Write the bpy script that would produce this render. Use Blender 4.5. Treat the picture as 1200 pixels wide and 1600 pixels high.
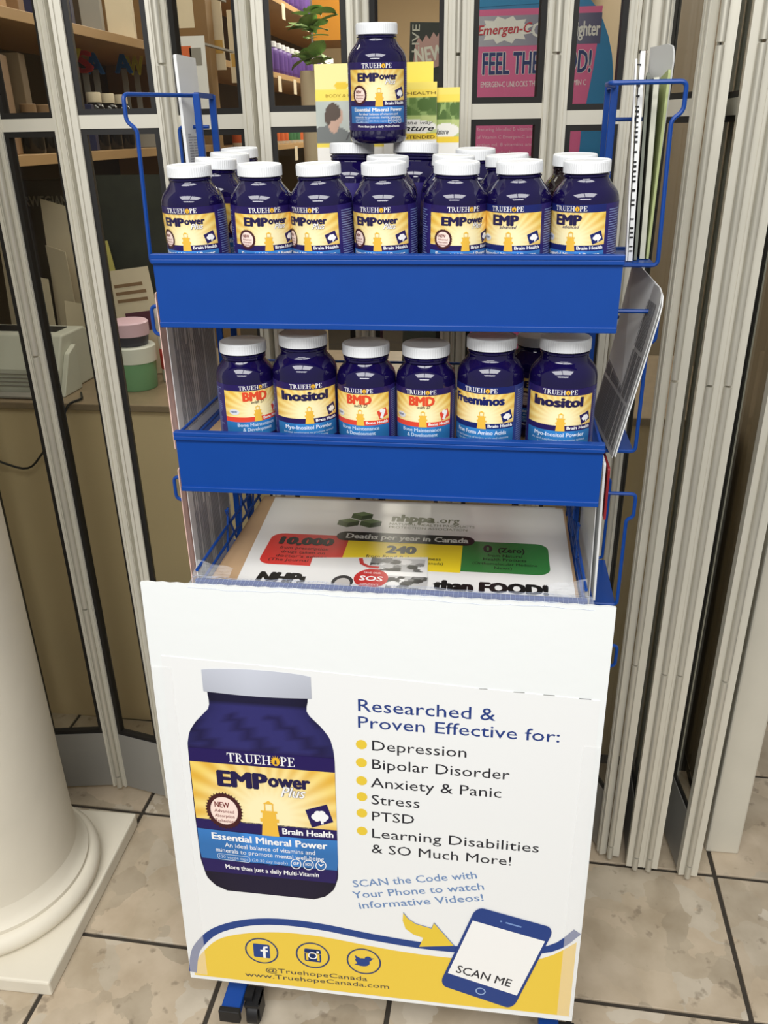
import bpy, bmesh, math, random
from mathutils import Vector, Matrix
random.seed(7)
scene = bpy.context.scene
for o in list(bpy.data.objects):
    bpy.data.objects.remove(o)
COL = scene.collection
pi = math.pi

# ------------------------------------------------------------------ camera
H = 1.38
PIT, YAW, ROLL, FPX = 0.434, 0.1376, -0.0169, 1285.4
fwd = Vector((-math.sin(YAW)*math.cos(PIT), math.cos(YAW)*math.cos(PIT), -math.sin(PIT)))
rgt0 = Vector((math.cos(YAW), math.sin(YAW), 0)); up0 = rgt0.cross(fwd)
rgt = math.cos(ROLL)*rgt0 + math.sin(ROLL)*up0
upv = -math.sin(ROLL)*rgt0 + math.cos(ROLL)*up0
cd = bpy.data.cameras.new('camera'); cam = bpy.data.objects.new('camera', cd); COL.objects.link(cam)
cam.matrix_world = Matrix(((rgt.x, upv.x, -fwd.x, 0), (rgt.y, upv.y, -fwd.y, 0), (rgt.z, upv.z, -fwd.z, H), (0, 0, 0, 1)))
cd.sensor_fit = 'VERTICAL'; cd.sensor_height = 24; cd.sensor_width = 18
cd.lens = 24*FPX/1600; cd.clip_start = 0.02; cd.clip_end = 60
scene.camera = cam

# ------------------------------------------------------------------ world, lights, exposure
w = bpy.data.worlds.new('mall_ambient'); scene.world = w; w.use_nodes = True
w.node_tree.nodes['Background'].inputs[0].default_value = (1.0, 0.98, 0.94, 1)
w.node_tree.nodes['Background'].inputs[1].default_value = 0.27
def area(name, loc, size, power, col=(1, .995, .98), target=None, sy=None):
    l = bpy.data.lights.new(name, 'AREA'); l.energy = power; l.color = col
    l.shape = 'RECTANGLE'; l.size = size; l.size_y = sy or size
    o = bpy.data.objects.new(name, l); COL.objects.link(o); o.location = loc
    if target is not None:
        o.rotation_euler = (Vector(target)-Vector(loc)).to_track_quat('-Z', 'Y').to_euler()
    o['kind'] = 'helper'
    return o
area('ceiling_lamp_left', (-0.74, -0.55, 2.65), 1.12, 32, sy=1.1)
area('ceiling_lamp_right', (0.46, -0.55, 2.65), 1.12, 32, sy=1.1)
area('ceiling_lamp_front', (-0.2, -2.6, 2.65), 2.4, 95, sy=.9)
area('store_front_fill', (-0.5, 1.8, 2.55), 1.6, 14, (1, .95, .86), sy=.3)  # added fill inside the doors, brightens the papers and poster
area('store_lamp_middle', (-0.4, 3.0, 2.55), .6, 6, (1, .93, .82), sy=1.0)
area('store_lamp_rear', (-0.3, 4.7, 2.55), .6, 50, (1, .93, .82), sy=1.6)
scene.cycles.transparent_max_bounces = 48
scene.view_settings.view_transform = 'Standard'
scene.view_settings.look = 'None'
scene.view_settings.exposure = 0.22
scene.view_settings.gamma = 1.0
scene.view_settings.use_curve_mapping = False

# ------------------------------------------------------------------ helpers
def lin(c):
    c /= 255.0
    return c/12.92 if c <= .04045 else ((c+.055)/1.055)**2.4
def L(r, g, b): return (lin(r), lin(g), lin(b), 1.0)

MATS = {}
def mat(name, col, rough=.5, metal=0, spec=.5, noise=0, nscale=8, coat=0, trans=0, ior=1.45, bump=0, bscale=60, alpha=1):
    if name in MATS: return MATS[name]
    m = bpy.data.materials.new(name); m.use_nodes = True; MATS[name] = m
    nt = m.node_tree; b = nt.nodes['Principled BSDF']
    b.inputs['Base Color'].default_value = col
    b.inputs['Roughness'].default_value = rough
    b.inputs['Metallic'].default_value = metal
    b.inputs['Specular IOR Level'].default_value = spec
    b.inputs['Coat Weight'].default_value = coat
    b.inputs['Transmission Weight'].default_value = trans
    b.inputs['IOR'].default_value = ior
    b.inputs['Alpha'].default_value = alpha
    tc = nt.nodes.new('ShaderNodeTexCoord')
    if noise:
        n = nt.nodes.new('ShaderNodeTexNoise'); n.inputs['Scale'].default_value = nscale; n.inputs['Detail'].default_value = 5
        nt.links.new(tc.outputs['Object'], n.inputs['Vector'])
        mx = nt.nodes.new('ShaderNodeMix'); mx.data_type = 'RGBA'
        mx.inputs['A'].default_value = tuple(max(0, c*(1-noise)) for c in col[:3])+(1,)
        mx.inputs['B'].default_value = tuple(min(1, c*(1+noise)) for c in col[:3])+(1,)
        nt.links.new(n.outputs['Fac'], mx.inputs['Factor'])
        nt.links.new(mx.outputs['Result'], b.inputs['Base Color'])
    if bump:
        n2 = nt.nodes.new('ShaderNodeTexNoise'); n2.inputs['Scale'].default_value = bscale
        nt.links.new(tc.outputs['Object'], n2.inputs['Vector'])
        bp = nt.nodes.new('ShaderNodeBump'); bp.inputs['Strength'].default_value = bump; bp.inputs['Distance'].default_value = .002
        nt.links.new(n2.outputs['Fac'], bp.inputs['Height']); nt.links.new(bp.outputs['Normal'], b.inputs['Normal'])
    return m

def attr_mat(name, rough=.45, spec=.4, coat=0):
    m = bpy.data.materials.new(name); m.use_nodes = True; MATS[name] = m
    nt = m.node_tree; b = nt.nodes['Principled BSDF']
    a = nt.nodes.new('ShaderNodeAttribute'); a.attribute_name = 'col'
    nt.links.new(a.outputs['Color'], b.inputs['Base Color'])
    b.inputs['Roughness'].default_value = rough; b.inputs['Specular IOR Level'].default_value = spec
    b.inputs['Coat Weight'].default_value = coat
    return m
INK = attr_mat('printed_ink', .45, .35)
LABELINK = attr_mat('glossy_label_ink', .32, .45)

class MB:
    def __init__(s): s.v = []; s.f = []
    def add(s, vs, fs):
        o = len(s.v); s.v += [tuple(p) for p in vs]; s.f += [tuple(i+o for i in f) for f in fs]; return s
    def box(s, x0, x1, y0, y1, z0, z1):
        return s.add([(x0, y0, z0), (x1, y0, z0), (x1, y1, z0), (x0, y1, z0), (x0, y0, z1), (x1, y0, z1), (x1, y1, z1), (x0, y1, z1)],
                     [(0, 3, 2, 1), (4, 5, 6, 7), (0, 1, 5, 4), (1, 2, 6, 5), (2, 3, 7, 6), (3, 0, 4, 7)])
    def obox(s, a, b, n, wd, th):
        """bar from a to b, width wd along n, thickness th"""
        a, b, n = Vector(a), Vector(b), Vector(n).normalized()
        d = (b-a).normalized(); t = d.cross(n).normalized(); n = t.cross(d)
        vs = []
        for p in (a, b):
            for i, j in ((-1, -1), (1, -1), (1, 1), (-1, 1)):
                vs.append(p+n*(wd/2*i)+t*(th/2*j))
        return s.add(vs, [(0, 1, 2, 3), (7, 6, 5, 4), (0, 4, 5, 1), (1, 5, 6, 2), (2, 6, 7, 3), (3, 7, 4, 0)])
    def tube(s, pts, r, n=8, fil=0, cap=True):
        pts = [Vector(p) for p in pts]
        if fil: pts = fillet(pts, fil)
        rings = []
        prev = None
        for i, p in enumerate(pts):
            if i == 0: d = pts[1]-p
            elif i == len(pts)-1: d = p-pts[i-1]
            else: d = (pts[i+1]-p).normalized()+(p-pts[i-1]).normalized()
            d.normalize()
            if prev is None:
                a = d.orthogonal().normalized()
            else:
                a = (prev-d*prev.dot(d))
                a = a.normalized() if a.length > 1e-6 else d.orthogonal().normalized()
            prev = a
            b = d.cross(a)
            rings.append([p+(a*math.cos(2*pi*k/n)+b*math.sin(2*pi*k/n))*r for k in range(n)])
        vs = [q for rg in rings for q in rg]
        fs = []
        for i in range(len(rings)-1):
            for k in range(n):
                k2 = (k+1) % n
                fs.append((i*n+k, i*n+k2, (i+1)*n+k2, (i+1)*n+k))
        if cap:
            fs.append(tuple(range(n-1, -1, -1))); fs.append(tuple((len(rings)-1)*n+k for k in range(n)))
        return s.add(vs, fs)
    def lathe(s, prof, n=40, loc=(0, 0, 0), rfun=None):
        vs = []; fs = []
        for (r, z) in prof:
            for k in range(n):
                rr = r if rfun is None else rfun(r, z, k)
                vs.append((loc[0]+rr*math.cos(2*pi*k/n), loc[1]+rr*math.sin(2*pi*k/n), loc[2]+z))
        for i in range(len(prof)-1):
            for k in range(n):
                k2 = (k+1) % n
                fs.append((i*n+k, i*n+k2, (i+1)*n+k2, (i+1)*n+k))
        fs.append(tuple(range(n-1, -1, -1))); fs.append(tuple((len(prof)-1)*n+k for k in range(n)))
        return s.add(vs, fs)
    def prism(s, poly, ax, ay, az, o=(0, 0, 0)):
        """extrude 2D poly (in ax, ay from o) by vector az"""
        ax, ay, az, o = Vector(ax), Vector(ay), Vector(az), Vector(o)
        n = len(poly)
        a = [o+ax*p[0]+ay*p[1] for p in poly]; b = [p+az for p in a]
        return s.add(a+b, [tuple(range(n-1, -1, -1)), tuple(range(n, 2*n))]+[(i, (i+1) % n, n+(i+1) % n, n+i) for i in range(n)])
    def build(s, name, m, parent=None, smooth=False, bevel=0, loc=None):
        me = bpy.data.meshes.new(name); me.from_pydata(s.v, [], s.f)
        bm = bmesh.new(); bm.from_mesh(me); bmesh.ops.recalc_face_normals(bm, faces=bm.faces); bm.to_mesh(me); bm.free()
        if smooth:
            for p in me.polygons: p.use_smooth = True
            try: me.set_sharp_from_angle(angle=math.radians(42))
            except Exception: pass
        me.materials.append(m)
        o = bpy.data.objects.new(name, me); COL.objects.link(o)
        if parent is not None: o.parent = parent
        if loc is not None: o.location = loc
        if bevel:
            md = o.modifiers.new('bevel', 'BEVEL'); md.width = bevel; md.segments = 2; md.limit_method = 'ANGLE'
        return o
def fillet(pts, r):
    out = [pts[0]]
    for i in range(1, len(pts)-1):
        p, a, b = pts[i], pts[i-1], pts[i+1]
        da, db = (a-p), (b-p)
        k = min(r, da.length*.45, db.length*.45)
        s, e = p+da.normalized()*k, p+db.normalized()*k
        for t in (0, .25, .5, .75, 1):
            out.append(s*(1-t)**2+p*2*t*(1-t)+e*t*t)
    out.append(pts[-1]); return out

def tag(o, label=None, cat=None, group=None, kind=None):
    if label: o['label'] = label
    if cat: o['category'] = cat
    if group: o['group'] = group
    if kind: o['kind'] = kind
    return o
def thing(name, label, cat, loc=(0, 0, 0), rot=(0, 0, 0), group=None, kind=None):
    o = bpy.data.objects.new(name, None); COL.objects.link(o); o.empty_display_size = .02
    o.location = loc; o.rotation_euler = rot
    return tag(o, label, cat, group, kind)
def copy_tree(o, parent=None):
    c = o.copy(); COL.objects.link(c)
    if parent is not None: c.parent = parent
    for ch in [x for x in KIDS.get(o.name, [])]:
        copy_tree(ch, c)
    return c
KIDS = {}
def collect_kids(o):
    KIDS[o.name] = list(o.children)
    for c in o.children: collect_kids(c)

# ------------------------------------------------------------------ flat print (2D art)
def text2d(body, x0, x1, y, cap, bold=0, shear=0, space=1.0, fit=True, align=None):
    c = bpy.data.curves.new('t', 'FONT'); c.body = body; c.size = 1; c.shear = shear
    c.space_character = space; c.resolution_u = 2
    o = bpy.data.objects.new('t', c); me = o.to_mesh()
    vs = [(v.co.x, v.co.y) for v in me.vertices]; fs = [tuple(p.vertices) for p in me.polygons]
    o.to_mesh_clear(); bpy.data.objects.remove(o); bpy.data.curves.remove(c)
    if not vs: return [], []
    if bold > 0:      # heavier weight: the outline swept a little around itself
        sh = [(0, 0), (bold, 0), (-bold, 0), (bold*.5, bold*.5), (-bold*.5, -bold*.5), (bold*.5, -bold*.5), (-bold*.5, bold*.5)]
        vs, fs = merge(*[([(p[0]+dx, p[1]+dy) for p in vs], fs) for dx, dy in sh])
    a = min(v[0] for v in vs); b = max(v[0] for v in vs)
    ky = cap/.70
    kx = (x1-x0)/(b-a) if x1 is not None else ky
    return [(x0+(v[0]-a)*kx, y+v[1]*ky)+tuple(v[2:]) for v in vs], fs
def rot2d(art, ang, o):
    vs, fs = art; c, s = math.cos(ang), math.sin(ang)
    return [(o[0]+(v[0]-o[0])*c-(v[1]-o[1])*s, o[1]+(v[0]-o[0])*s+(v[1]-o[1])*c)+tuple(v[2:]) for v in vs], fs
def poly(*pts): return list(pts), [tuple(range(len(pts)))]
def rect(x0, x1, y0, y1): return poly((x0, y0), (x1, y0), (x1, y1), (x0, y1))
def ell(cx, cy, rx, ry=None, n=28, a0=0, a1=2*pi):
    ry = ry or rx
    full = abs(a1-a0-2*pi) < 1e-6
    k = n if full else n+1
    return poly(*[(cx+rx*math.cos(a0+(a1-a0)*i/n), cy+ry*math.sin(a0+(a1-a0)*i/n)) for i in range(k)])
def ring(cx, cy, r0, r1, n=28, sy=1.0):
    vs = []
    for i in range(n):
        a = 2*pi*i/n; vs += [(cx+r0*math.cos(a), cy+sy*r0*math.sin(a)), (cx+r1*math.cos(a), cy+sy*r1*math.sin(a))]
    return vs, [(2*i, 2*i+1, (2*i+3) % (2*n), (2*i+2) % (2*n)) for i in range(n)]
def strip(pts, wd):
    """polyline as ribbon; wd number"""
    vs = []; n = len(pts)
    for i, p in enumerate(pts):
        a = pts[max(0, i-1)]; b = pts[min(n-1, i+1)]
        dx, dy = b[0]-a[0], b[1]-a[1]; l = math.hypot(dx, dy) or 1
        vs += [(p[0]-dy/l*wd/2, p[1]+dx/l*wd/2), (p[0]+dy/l*wd/2, p[1]-dx/l*wd/2)]
    return vs, [(2*i, 2*i+1, 2*i+3, 2*i+2) for i in range(n-1)]
def rrect(x0, x1, y0, y1, r, n=5):
    p = []
    for cx, cy, a in ((x1-r, y0+r, -pi/2), (x1-r, y1-r, 0), (x0+r, y1-r, pi/2), (x0+r, y0+r, pi)):
        for i in range(n+1):
            t = a+pi/2*i/n; p.append((cx+r*math.cos(t), cy+r*math.sin(t)))
    return poly(*p)
def grid2d(x0, x1, y0, y1, nx, ny, cf):
    vs = []; fs = []; cs = []
    for j in range(ny+1):
        for i in range(nx+1):
            x = x0+(x1-x0)*i/nx; y = y0+(y1-y0)*j/ny
            vs.append((x, y)); cs.append(cf(x, y))
    for j in range(ny):
        for i in range(nx):
            a = j*(nx+1)+i; fs.append((a, a+1, a+nx+2, a+nx+1))
    return (vs, fs), cs
def merge(*arts):
    V = []; F = []
    for i, (vs, fs) in enumerate(arts):      # overlapping pieces sit a hair above each other
        o = len(V); V += [(p[0], p[1], (p[2] if len(p) > 2 else 0)+.06*(i % 9)) for p in vs]; F += [tuple(i+o for i in f) for f in fs]
    return V, F
def art(name, items, mapf, parent, m=None, step=0):
    """items: (art2d, colour or list of colours, layer)"""
    V = []; F = []; C = []
    for a, col, lay in items:
        vs, fs = a
        if not vs: continue
        cols = col if isinstance(col, list) else [col]*len(vs)
        if step:
            bm = bmesh.new(); cl = bm.verts.layers.float_color.new('c')
            bv = []
            for p, c in zip(vs, cols):
                q = bm.verts.new((p[0], p[1], p[2] if len(p) > 2 else 0)); q[cl] = c; bv.append(q)
            for f in fs:
                try: bm.faces.new([bv[i] for i in f])
                except ValueError: pass
            xs = [p[0] for p in vs]; x = math.floor(min(xs)/step)*step+step
            while x < max(xs):
                bmesh.ops.bisect_plane(bm, geom=bm.verts[:]+bm.edges[:]+bm.faces[:], plane_co=(x, 0, 0), plane_no=(1, 0, 0))
                x += step
            bm.verts.index_update()
            vs = [(q.co.x, q.co.y, q.co.z) for q in bm.verts]; fs = [tuple(q.index for q in f.verts) for f in bm.faces]
            cols = [tuple(q[cl]) for q in bm.verts] if isinstance(col, list) else [col]*len(vs)
            bm.free()
        o = len(V)
        V += [mapf(p[0], p[1], lay+(p[2] if len(p) > 2 else 0)) for p in vs]; F += [tuple(i+o for i in f) for f in fs]; C += cols
    me = bpy.data.meshes.new(name); me.from_pydata([tuple(v) for v in V], [], F)
    ca = me.color_attributes.new('col', 'FLOAT_COLOR', 'POINT')
    flat = [x for c in C for x in c]
    ca.data.foreach_set('color', flat)
    me.materials.append(m or INK)
    o = bpy.data.objects.new(name, me); COL.objects.link(o)
    if parent is not None: o.parent = parent
    return o
def plane_map(o, ax, ay, eps=.00018):
    o, ax, ay = Vector(o), Vector(ax).normalized(), Vector(ay).normalized(); n = ax.cross(ay)
    return lambda x, y, k: o+ax*x+ay*y+n*(eps*k)

# serif capitals for the maker's name
def serif(ch):
    s = []
    def R(*a): s.append(rect(*a))
    def foot(x0, x1, y): R(x0, x1, y, y+.06)
    def bowl(x, y0, y1, wd, th):
        n = 10; cy = (y0+y1)/2; ry = (y1-y0)/2
        vs = []
        for i in range(n+1):
            a = -pi/2+pi*i/n
            vs += [(x+wd*math.cos(a), cy+ry*math.sin(a)), (x+max(0, wd-th)*math.cos(a), cy+(ry-.06)*math.sin(a))]
        s.append((vs, [(2*i, 2*i+2, 2*i+3, 2*i+1) for i in range(n)]))
    if ch == 'T':
        R(.30, .47, 0, 1); R(0, .77, .93, 1); s.append(poly((0, .72), (.04, .72), (.12, .93), (0, .93))); s.append(poly((.77, .72), (.77, .93), (.65, .93), (.73, .72))); foot(.2, .57, 0); wdt = .77
    elif ch == 'R':
        R(.1, .26, 0, 1); foot(0, .38, 0); foot(0, .3, .94); bowl(.26, .46, 1, .36, .16); s.append(poly((.34, .5), (.5, .5), (.9, 0), (.7, 0))); foot(.66, .92, 0); wdt = .9
    elif ch == 'U':
        R(.1, .26, .3, 1); R(.66, .73, .3, 1); foot(0, .38, .94); foot(.54, .84, .94)
        n = 10; vs = []
        for i in range(n+1):
            a = pi+pi*i/n
            vs += [(.415+.315*math.cos(a), .3+.3*math.sin(a)), (.46+.2*math.cos(a), .3+.2*math.sin(a))]
        s.append((vs, [(2*i, 2*i+2, 2*i+3, 2*i+1) for i in range(n)])); wdt = .84
    elif ch == 'E':
        R(.1, .26, 0, 1); foot(0, .68, 0); foot(0, .64, .94); R(.26, .5, .48, .54); R(.46, .52, .38, .64)
        s.append(poly((.58, .06), (.68, 0), (.7, .26), (.66, .26))); s.append(poly((.56, .94), (.62, .74), (.66, .74), (.64, 1))); wdt = .7
    elif ch == 'H':
        R(.1, .26, 0, 1); R(.66, .82, 0, 1); R(.26, .66, .47, .53)
        for a in (0, .56): foot(a, a+.36, 0); foot(a, a+.36, .94)
        wdt = .92
    elif ch == 'P':
        R(.1, .26, 0, 1); foot(0, .38, 0); foot(0, .3, .94); bowl(.26, .44, 1, .38, .16); wdt = .66
    else: wdt = .4
    return merge(*s), wdt
def maker_name(x0, x1, y, cap, white, gold, dark):
    word = 'TRUEH*PE'; adv = []; x = 0; parts = []
    for ch in word:
        if ch == '*':
            adv.append((ch, x)); x += .86; continue
        a, wdt = serif(ch); adv.append((ch, x)); x += wdt+.07
    k = (x1-x0)/x; items = []
    for ch, px in adv:
        if ch == '*':
            cx, cy = x0+(px+.4)*k, y+.42*cap; rr = .40*k
            ry = .46*cap
            rays = []
            for i in range(9):
                a = -.2+(pi+.4)*i/8
                rays.append(poly((cx+rr*.9*math.cos(a-.12), cy+ry*.9*math.sin(a-.12)), (cx+rr*1.55*math.cos(a), cy+ry*1.55*math.sin(a)), (cx+rr*.9*math.cos(a+.12), cy+ry*.9*math.sin(a+.12))))
            items.append((merge(ell(cx, cy, rr, ry), *rays), gold, 3))
            items.append((merge(poly((cx-rr*.3, cy-ry*.6), (cx+rr*.3, cy-ry*.6), (cx+rr*.16, cy+ry*.35), (cx-rr*.16, cy+ry*.35))), dark, 4))
        else:
            vs, fs = serif(ch)[0]
            items.append((([(x0+(px+v[0])*k, y+v[1]*cap)+tuple(v[2:]) for v in vs], fs), white, 3))
    return items

NAVY = L(38, 26, 88); WHITE = L(246, 246, 246); GOLDY = L(240, 196, 60); REDI = L(222, 62, 38); BLUEI = L(52, 112, 176)
DKTXT = L(34, 28, 74)
def lighthouse(cx, y0, k):
    """tower about .10*k wide, .25*k tall"""
    return merge(poly((cx-.062*k, y0), (cx+.062*k, y0), (cx+.05*k, y0+.11*k), (cx-.05*k, y0+.11*k)),
                 rect(cx-.066*k, cx+.066*k, y0+.10*k, y0+.125*k),
                 poly((cx-.05*k, y0+.125*k), (cx+.05*k, y0+.125*k), (cx+.046*k, y0+.17*k), (cx-.046*k, y0+.17*k)),
                 rect(cx-.058*k, cx+.058*k, y0+.165*k, y0+.18*k),
                 rect(cx-.032*k, cx-.024*k, y0+.18*k, y0+.23*k), rect(cx+.024*k, cx+.032*k, y0+.18*k, y0+.23*k),
                 poly((cx-.04*k, y0+.228*k), (cx+.04*k, y0+.228*k), (cx, y0+.252*k)))
def brain(cx, cy, k):
    lobes = [(-.55, .05, .42), (-.2, .42, .42), (.25, .45, .42), (.6, .1, .4), (.45, -.2, .3), (-.35, -.2, .32), (.05, .05, .5)]
    return merge(*[ell(cx+a*k, cy+b*k, r*k, r*k*.85, 12) for a, b, r in lobes]+[rect(cx+.1*k, cx+.4*k, cy-.75*k, cy-.1*k)])
def rays_panel(x0, x1, y0, y1, cx, cy, nx=66, ny=36, soft=1.0):
    pale, gold, mid = L(253, 240, 190), L(226, 172, 52), L(246, 214, 110)
    def cf(x, y):
        dx, dy = x-cx, y-cy; d = min(1, math.hypot(dx, dy*1.25)/.56); a = math.atan2(dy, dx)
        s = .5+.5*math.sin(a*26)
        t = max(0, d-.25)/.75
        base = [pale[i]*(1-t)+mid[i]*t for i in range(3)]
        g = t*s*.85
        return tuple(base[i]*(1-g)+gold[i]*g for i in range(3))+(1,)
    return grid2d(x0, x1, y0, y1, nx, ny, cf)

def label_groups(kind, big=False):
    """front label artwork. x in [-.5,.5]; y = 0 at label top going negative. returns {name: items}"""
    strip_c = NAVY; area_t = 'Brain Health'; top_c = NAVY; tower = L(240, 190, 70)
    if kind in ('EMP', 'Freeminos'): top_c = strip_c = L(24, 36, 104)
    if kind == 'BMD': strip_c = L(228, 74, 50); area_t = 'Bone Health'
    g = {}
    yT, yY, yN, yB, yE, yZ = 0, -.094, -.50, -.575, -.80, -.90
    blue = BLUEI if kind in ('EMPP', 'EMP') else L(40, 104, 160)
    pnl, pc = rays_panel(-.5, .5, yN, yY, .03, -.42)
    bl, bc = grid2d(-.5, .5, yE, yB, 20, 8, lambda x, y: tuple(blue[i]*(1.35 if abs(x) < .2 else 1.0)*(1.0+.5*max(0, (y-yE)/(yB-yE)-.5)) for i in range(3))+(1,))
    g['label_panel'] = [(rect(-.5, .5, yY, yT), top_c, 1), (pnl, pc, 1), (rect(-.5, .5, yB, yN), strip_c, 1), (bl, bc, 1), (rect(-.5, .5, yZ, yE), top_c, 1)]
    g['maker_lettering'] = maker_name(-.235, .235, yY+.018, .062, WHITE, L(240, 186, 50), DKTXT)
    t = []
    if kind == 'EMPP':
        t.append((text2d('EMP', -.32, .038, -.245, .105, bold=.065), DKTXT, 3))
        t.append((text2d('ower', .036, .33, -.222, .088, bold=.055), DKTXT, 3))
        t.append((text2d('Plus', .12, .295, -.285, .07, bold=.04, shear=.35), L(90, 80, 110), 4))
        t.append((text2d('Plus', .12, .295, -.285, .07, bold=.012, shear=.35), WHITE, 5))
    elif kind == 'EMP':
        t.append((text2d('EMP', -.22, .17, -.245, .125, bold=.065), DKTXT, 3))
        t.append((text2d('advanced', -.10, .14, -.285, .04, bold=.01, shear=.3), L(90, 80, 110), 4))
    elif kind == 'BMD':
        t.append((text2d('BMD', -.19, .21, -.245, .135, bold=.065), L(226, 78, 46), 3))
        t.append((text2d('with D', -.06, .14, -.29, .045, bold=.01, shear=.4), L(70, 60, 60), 4))
    elif kind == 'Inositol':
        t.append((text2d('Inositol', -.38, .33, -.24, .125, bold=.065), DKTXT, 3))
    else:
        t.append((text2d('Freeminos', -.43, .34, -.24, .115, bold=.065), L(20, 30, 96), 3))
    g['product_lettering'] = t
    g['lighthouse_print'] = [(lighthouse(.03, yB, 1.0), tower, 4), (rect(.01, .05, yB+.185, yB+.225), L(252, 240, 190), 3)]
    if kind == 'EMPP' or kind == 'BMDX':
        sc = [(ring(-.29, -.425, .098, .125, 40), L(70, 30, 34), 3), (ell(-.29, -.425, .1, .1, 30), L(250, 226, 214), 2),
              (text2d('NEW', -.355, -.25, -.40, .038, bold=.02), L(120, 40, 40), 4)]
        teeth = [poly((-.29+.12*math.cos(a-.07), -.425+.12*math.sin(a-.07)), (-.29+.136*math.cos(a), -.425+.136*math.sin(a)), (-.29+.12*math.cos(a+.07), -.425+.12*math.sin(a+.07))) for a in [2*pi*i/36 for i in range(36)]]
        sc.append((merge(*teeth), L(70, 30, 34), 3))
        for q, s in enumerate(('Advanced', 'Absorption', 'Technology')):
            sc.append((text2d(s, -.36, -.22, -.437-.035*q, .022), L(130, 60, 60), 4))
        g['seal'] = sc
    elif kind in ('EMP', 'BMD'):
        g['seal'] = [(ell(-.34, -.42, .085, .045, 24), L(220, 222, 226), 2), (text2d('NEW', -.40, -.29, -.43, .028, bold=.02), L(90, 110, 150), 4)]
    dcol = strip_c
    dia = rot2d(rect(.30, .46, -.47, -.34), .32, (.38, -.40))
    g['emblem'] = [(dia, dcol, 2), ((brain(.385, -.415, .062) if kind != 'BMD' else merge(rot2d(rect(.355, .405, -.48, -.36), -.4, (.38, -.42)), ell(.36, -.36, .03), ell(.40, -.37, .03))), WHITE, 3)]
    g['emblem_lettering'] = [(text2d(area_t, .115, .475, -.553, .042, bold=.035), WHITE, 3)]
    b = []
    if kind in ('EMPP', 'EMP'):
        b += [(text2d('Essential Mineral Power', -.40, .43, -.64, .048, bold=.035), WHITE, 3)]
        if big or True:
            b += [(text2d('An ideal balance of vitamins and', -.31, .34, -.69, .032, bold=.004), WHITE, 3),
                  (text2d('minerals to promote mental well-being', -.38, .40, -.733, .032, bold=.004), WHITE, 3),
                  (text2d('120 veggie caps', -.36, -.15, -.778, .022), L(200, 215, 235), 3), (text2d('(20-30 day supply)', -.12, .14, -.778, .022), L(200, 215, 235), 3)]
            for q, s in enumerate(('GF', 'NON', 'V')):
                b += [(ring(.20+.09*q, -.768, .033, .039, 20), WHITE, 3), (text2d(s, .18+.09*q-.002, .222+.09*q, -.775, .022, bold=.02), WHITE, 3)]
            oval = rrect(-.375, -.135, -.79, -.748, .02); ov = oval[0]
            b += [(strip(ov+[ov[0]], .004), L(200, 215, 235), 3)]
            b += [(text2d('More than just a daily Multi-Vitamin', -.33, .37, -.855, .032, bold=.02), WHITE, 3)]
    elif kind == 'BMD':
        b += [(text2d('Bone Maintenance', -.30, .32, -.65, .055, bold=.03), L(190, 210, 235), 3), (text2d('& Development', -.22, .26, -.725, .055, bold=.03), L(190, 210, 235), 3)]
    elif kind == 'Inositol':
        b += [(text2d('Myo-Inositol Powder', -.34, .38, -.655, .055, bold=.025), L(220, 230, 245), 3), (text2d('An ideal supplement to promote optimal', -.38, .40, -.715, .03), L(190, 205, 230), 3), (text2d('brain health and well-being', -.28, .30, -.76, .03), L(190, 205, 230), 3)]
    else:
        b += [(text2d('Free Form Amino Acids', -.36, .38, -.655, .055, bold=.025), L(220, 230, 245), 3), (text2d('An ideal balance of amino acids and vitamins', -.42, .42, -.715, .03), L(190, 205, 230), 3), (text2d('for mental and physical well-being', -.34, .34, -.76, .03), L(190, 205, 230), 3)]
    g['panel_lettering'] = b
    return g

# ------------------------------------------------------------------ materials
M_FRAME = mat('cream_aluminium', L(214, 210, 196), .38, metal=.25, noise=.06, nscale=14)
M_TUBE = mat('worn_aluminium_tube', L(198, 194, 180), .4, metal=.4, noise=.18, nscale=9)
M_KICK = mat('grey_kick_plate', L(140, 138, 132), .4, metal=.1, noise=.08, nscale=6)  # grey metal, tone also darkened for the shade low on the doors
M_GASK = mat('black_gasket', L(22, 20, 18), .5)
def glass_material():
    m = bpy.data.materials.new('clear_glass'); m.use_nodes = True; nt = m.node_tree; nt.nodes.clear()
    o = nt.nodes.new('ShaderNodeOutputMaterial'); mx = nt.nodes.new('ShaderNodeMixShader'); fr_ = nt.nodes.new('ShaderNodeFresnel'); fr_.inputs['IOR'].default_value = 1.33
    t = nt.nodes.new('ShaderNodeBsdfTransparent'); t.inputs[0].default_value = (.93, .94, .92, 1)
    g = nt.nodes.new('ShaderNodeBsdfGlossy'); g.inputs['Roughness'].default_value = .01
    ge = nt.nodes.new('ShaderNodeNewGeometry'); iv = nt.nodes.new('ShaderNodeMath'); iv.operation = 'SUBTRACT'; iv.inputs[0].default_value = 1
    mu = nt.nodes.new('ShaderNodeMath'); mu.operation = 'MULTIPLY'
    nt.links.new(ge.outputs['Backfacing'], iv.inputs[1]); nt.links.new(fr_.outputs[0], mu.inputs[0]); nt.links.new(iv.outputs[0], mu.inputs[1])   # only the outer skin of a pane mirrors
    nt.links.new(mu.outputs[0], mx.inputs[0]); nt.links.new(t.outputs[0], mx.inputs[1]); nt.links.new(g.outputs[0], mx.inputs[2]); nt.links.new(mx.outputs[0], o.inputs[0])
    return m
M_GLASS = glass_material()
M_BLUE = mat('blue_powder_coat', L(12, 66, 148), .38, spec=.45, noise=.05, nscale=30)
M_BLACK = mat('black_rubber', L(22, 22, 24), .5)
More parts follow.
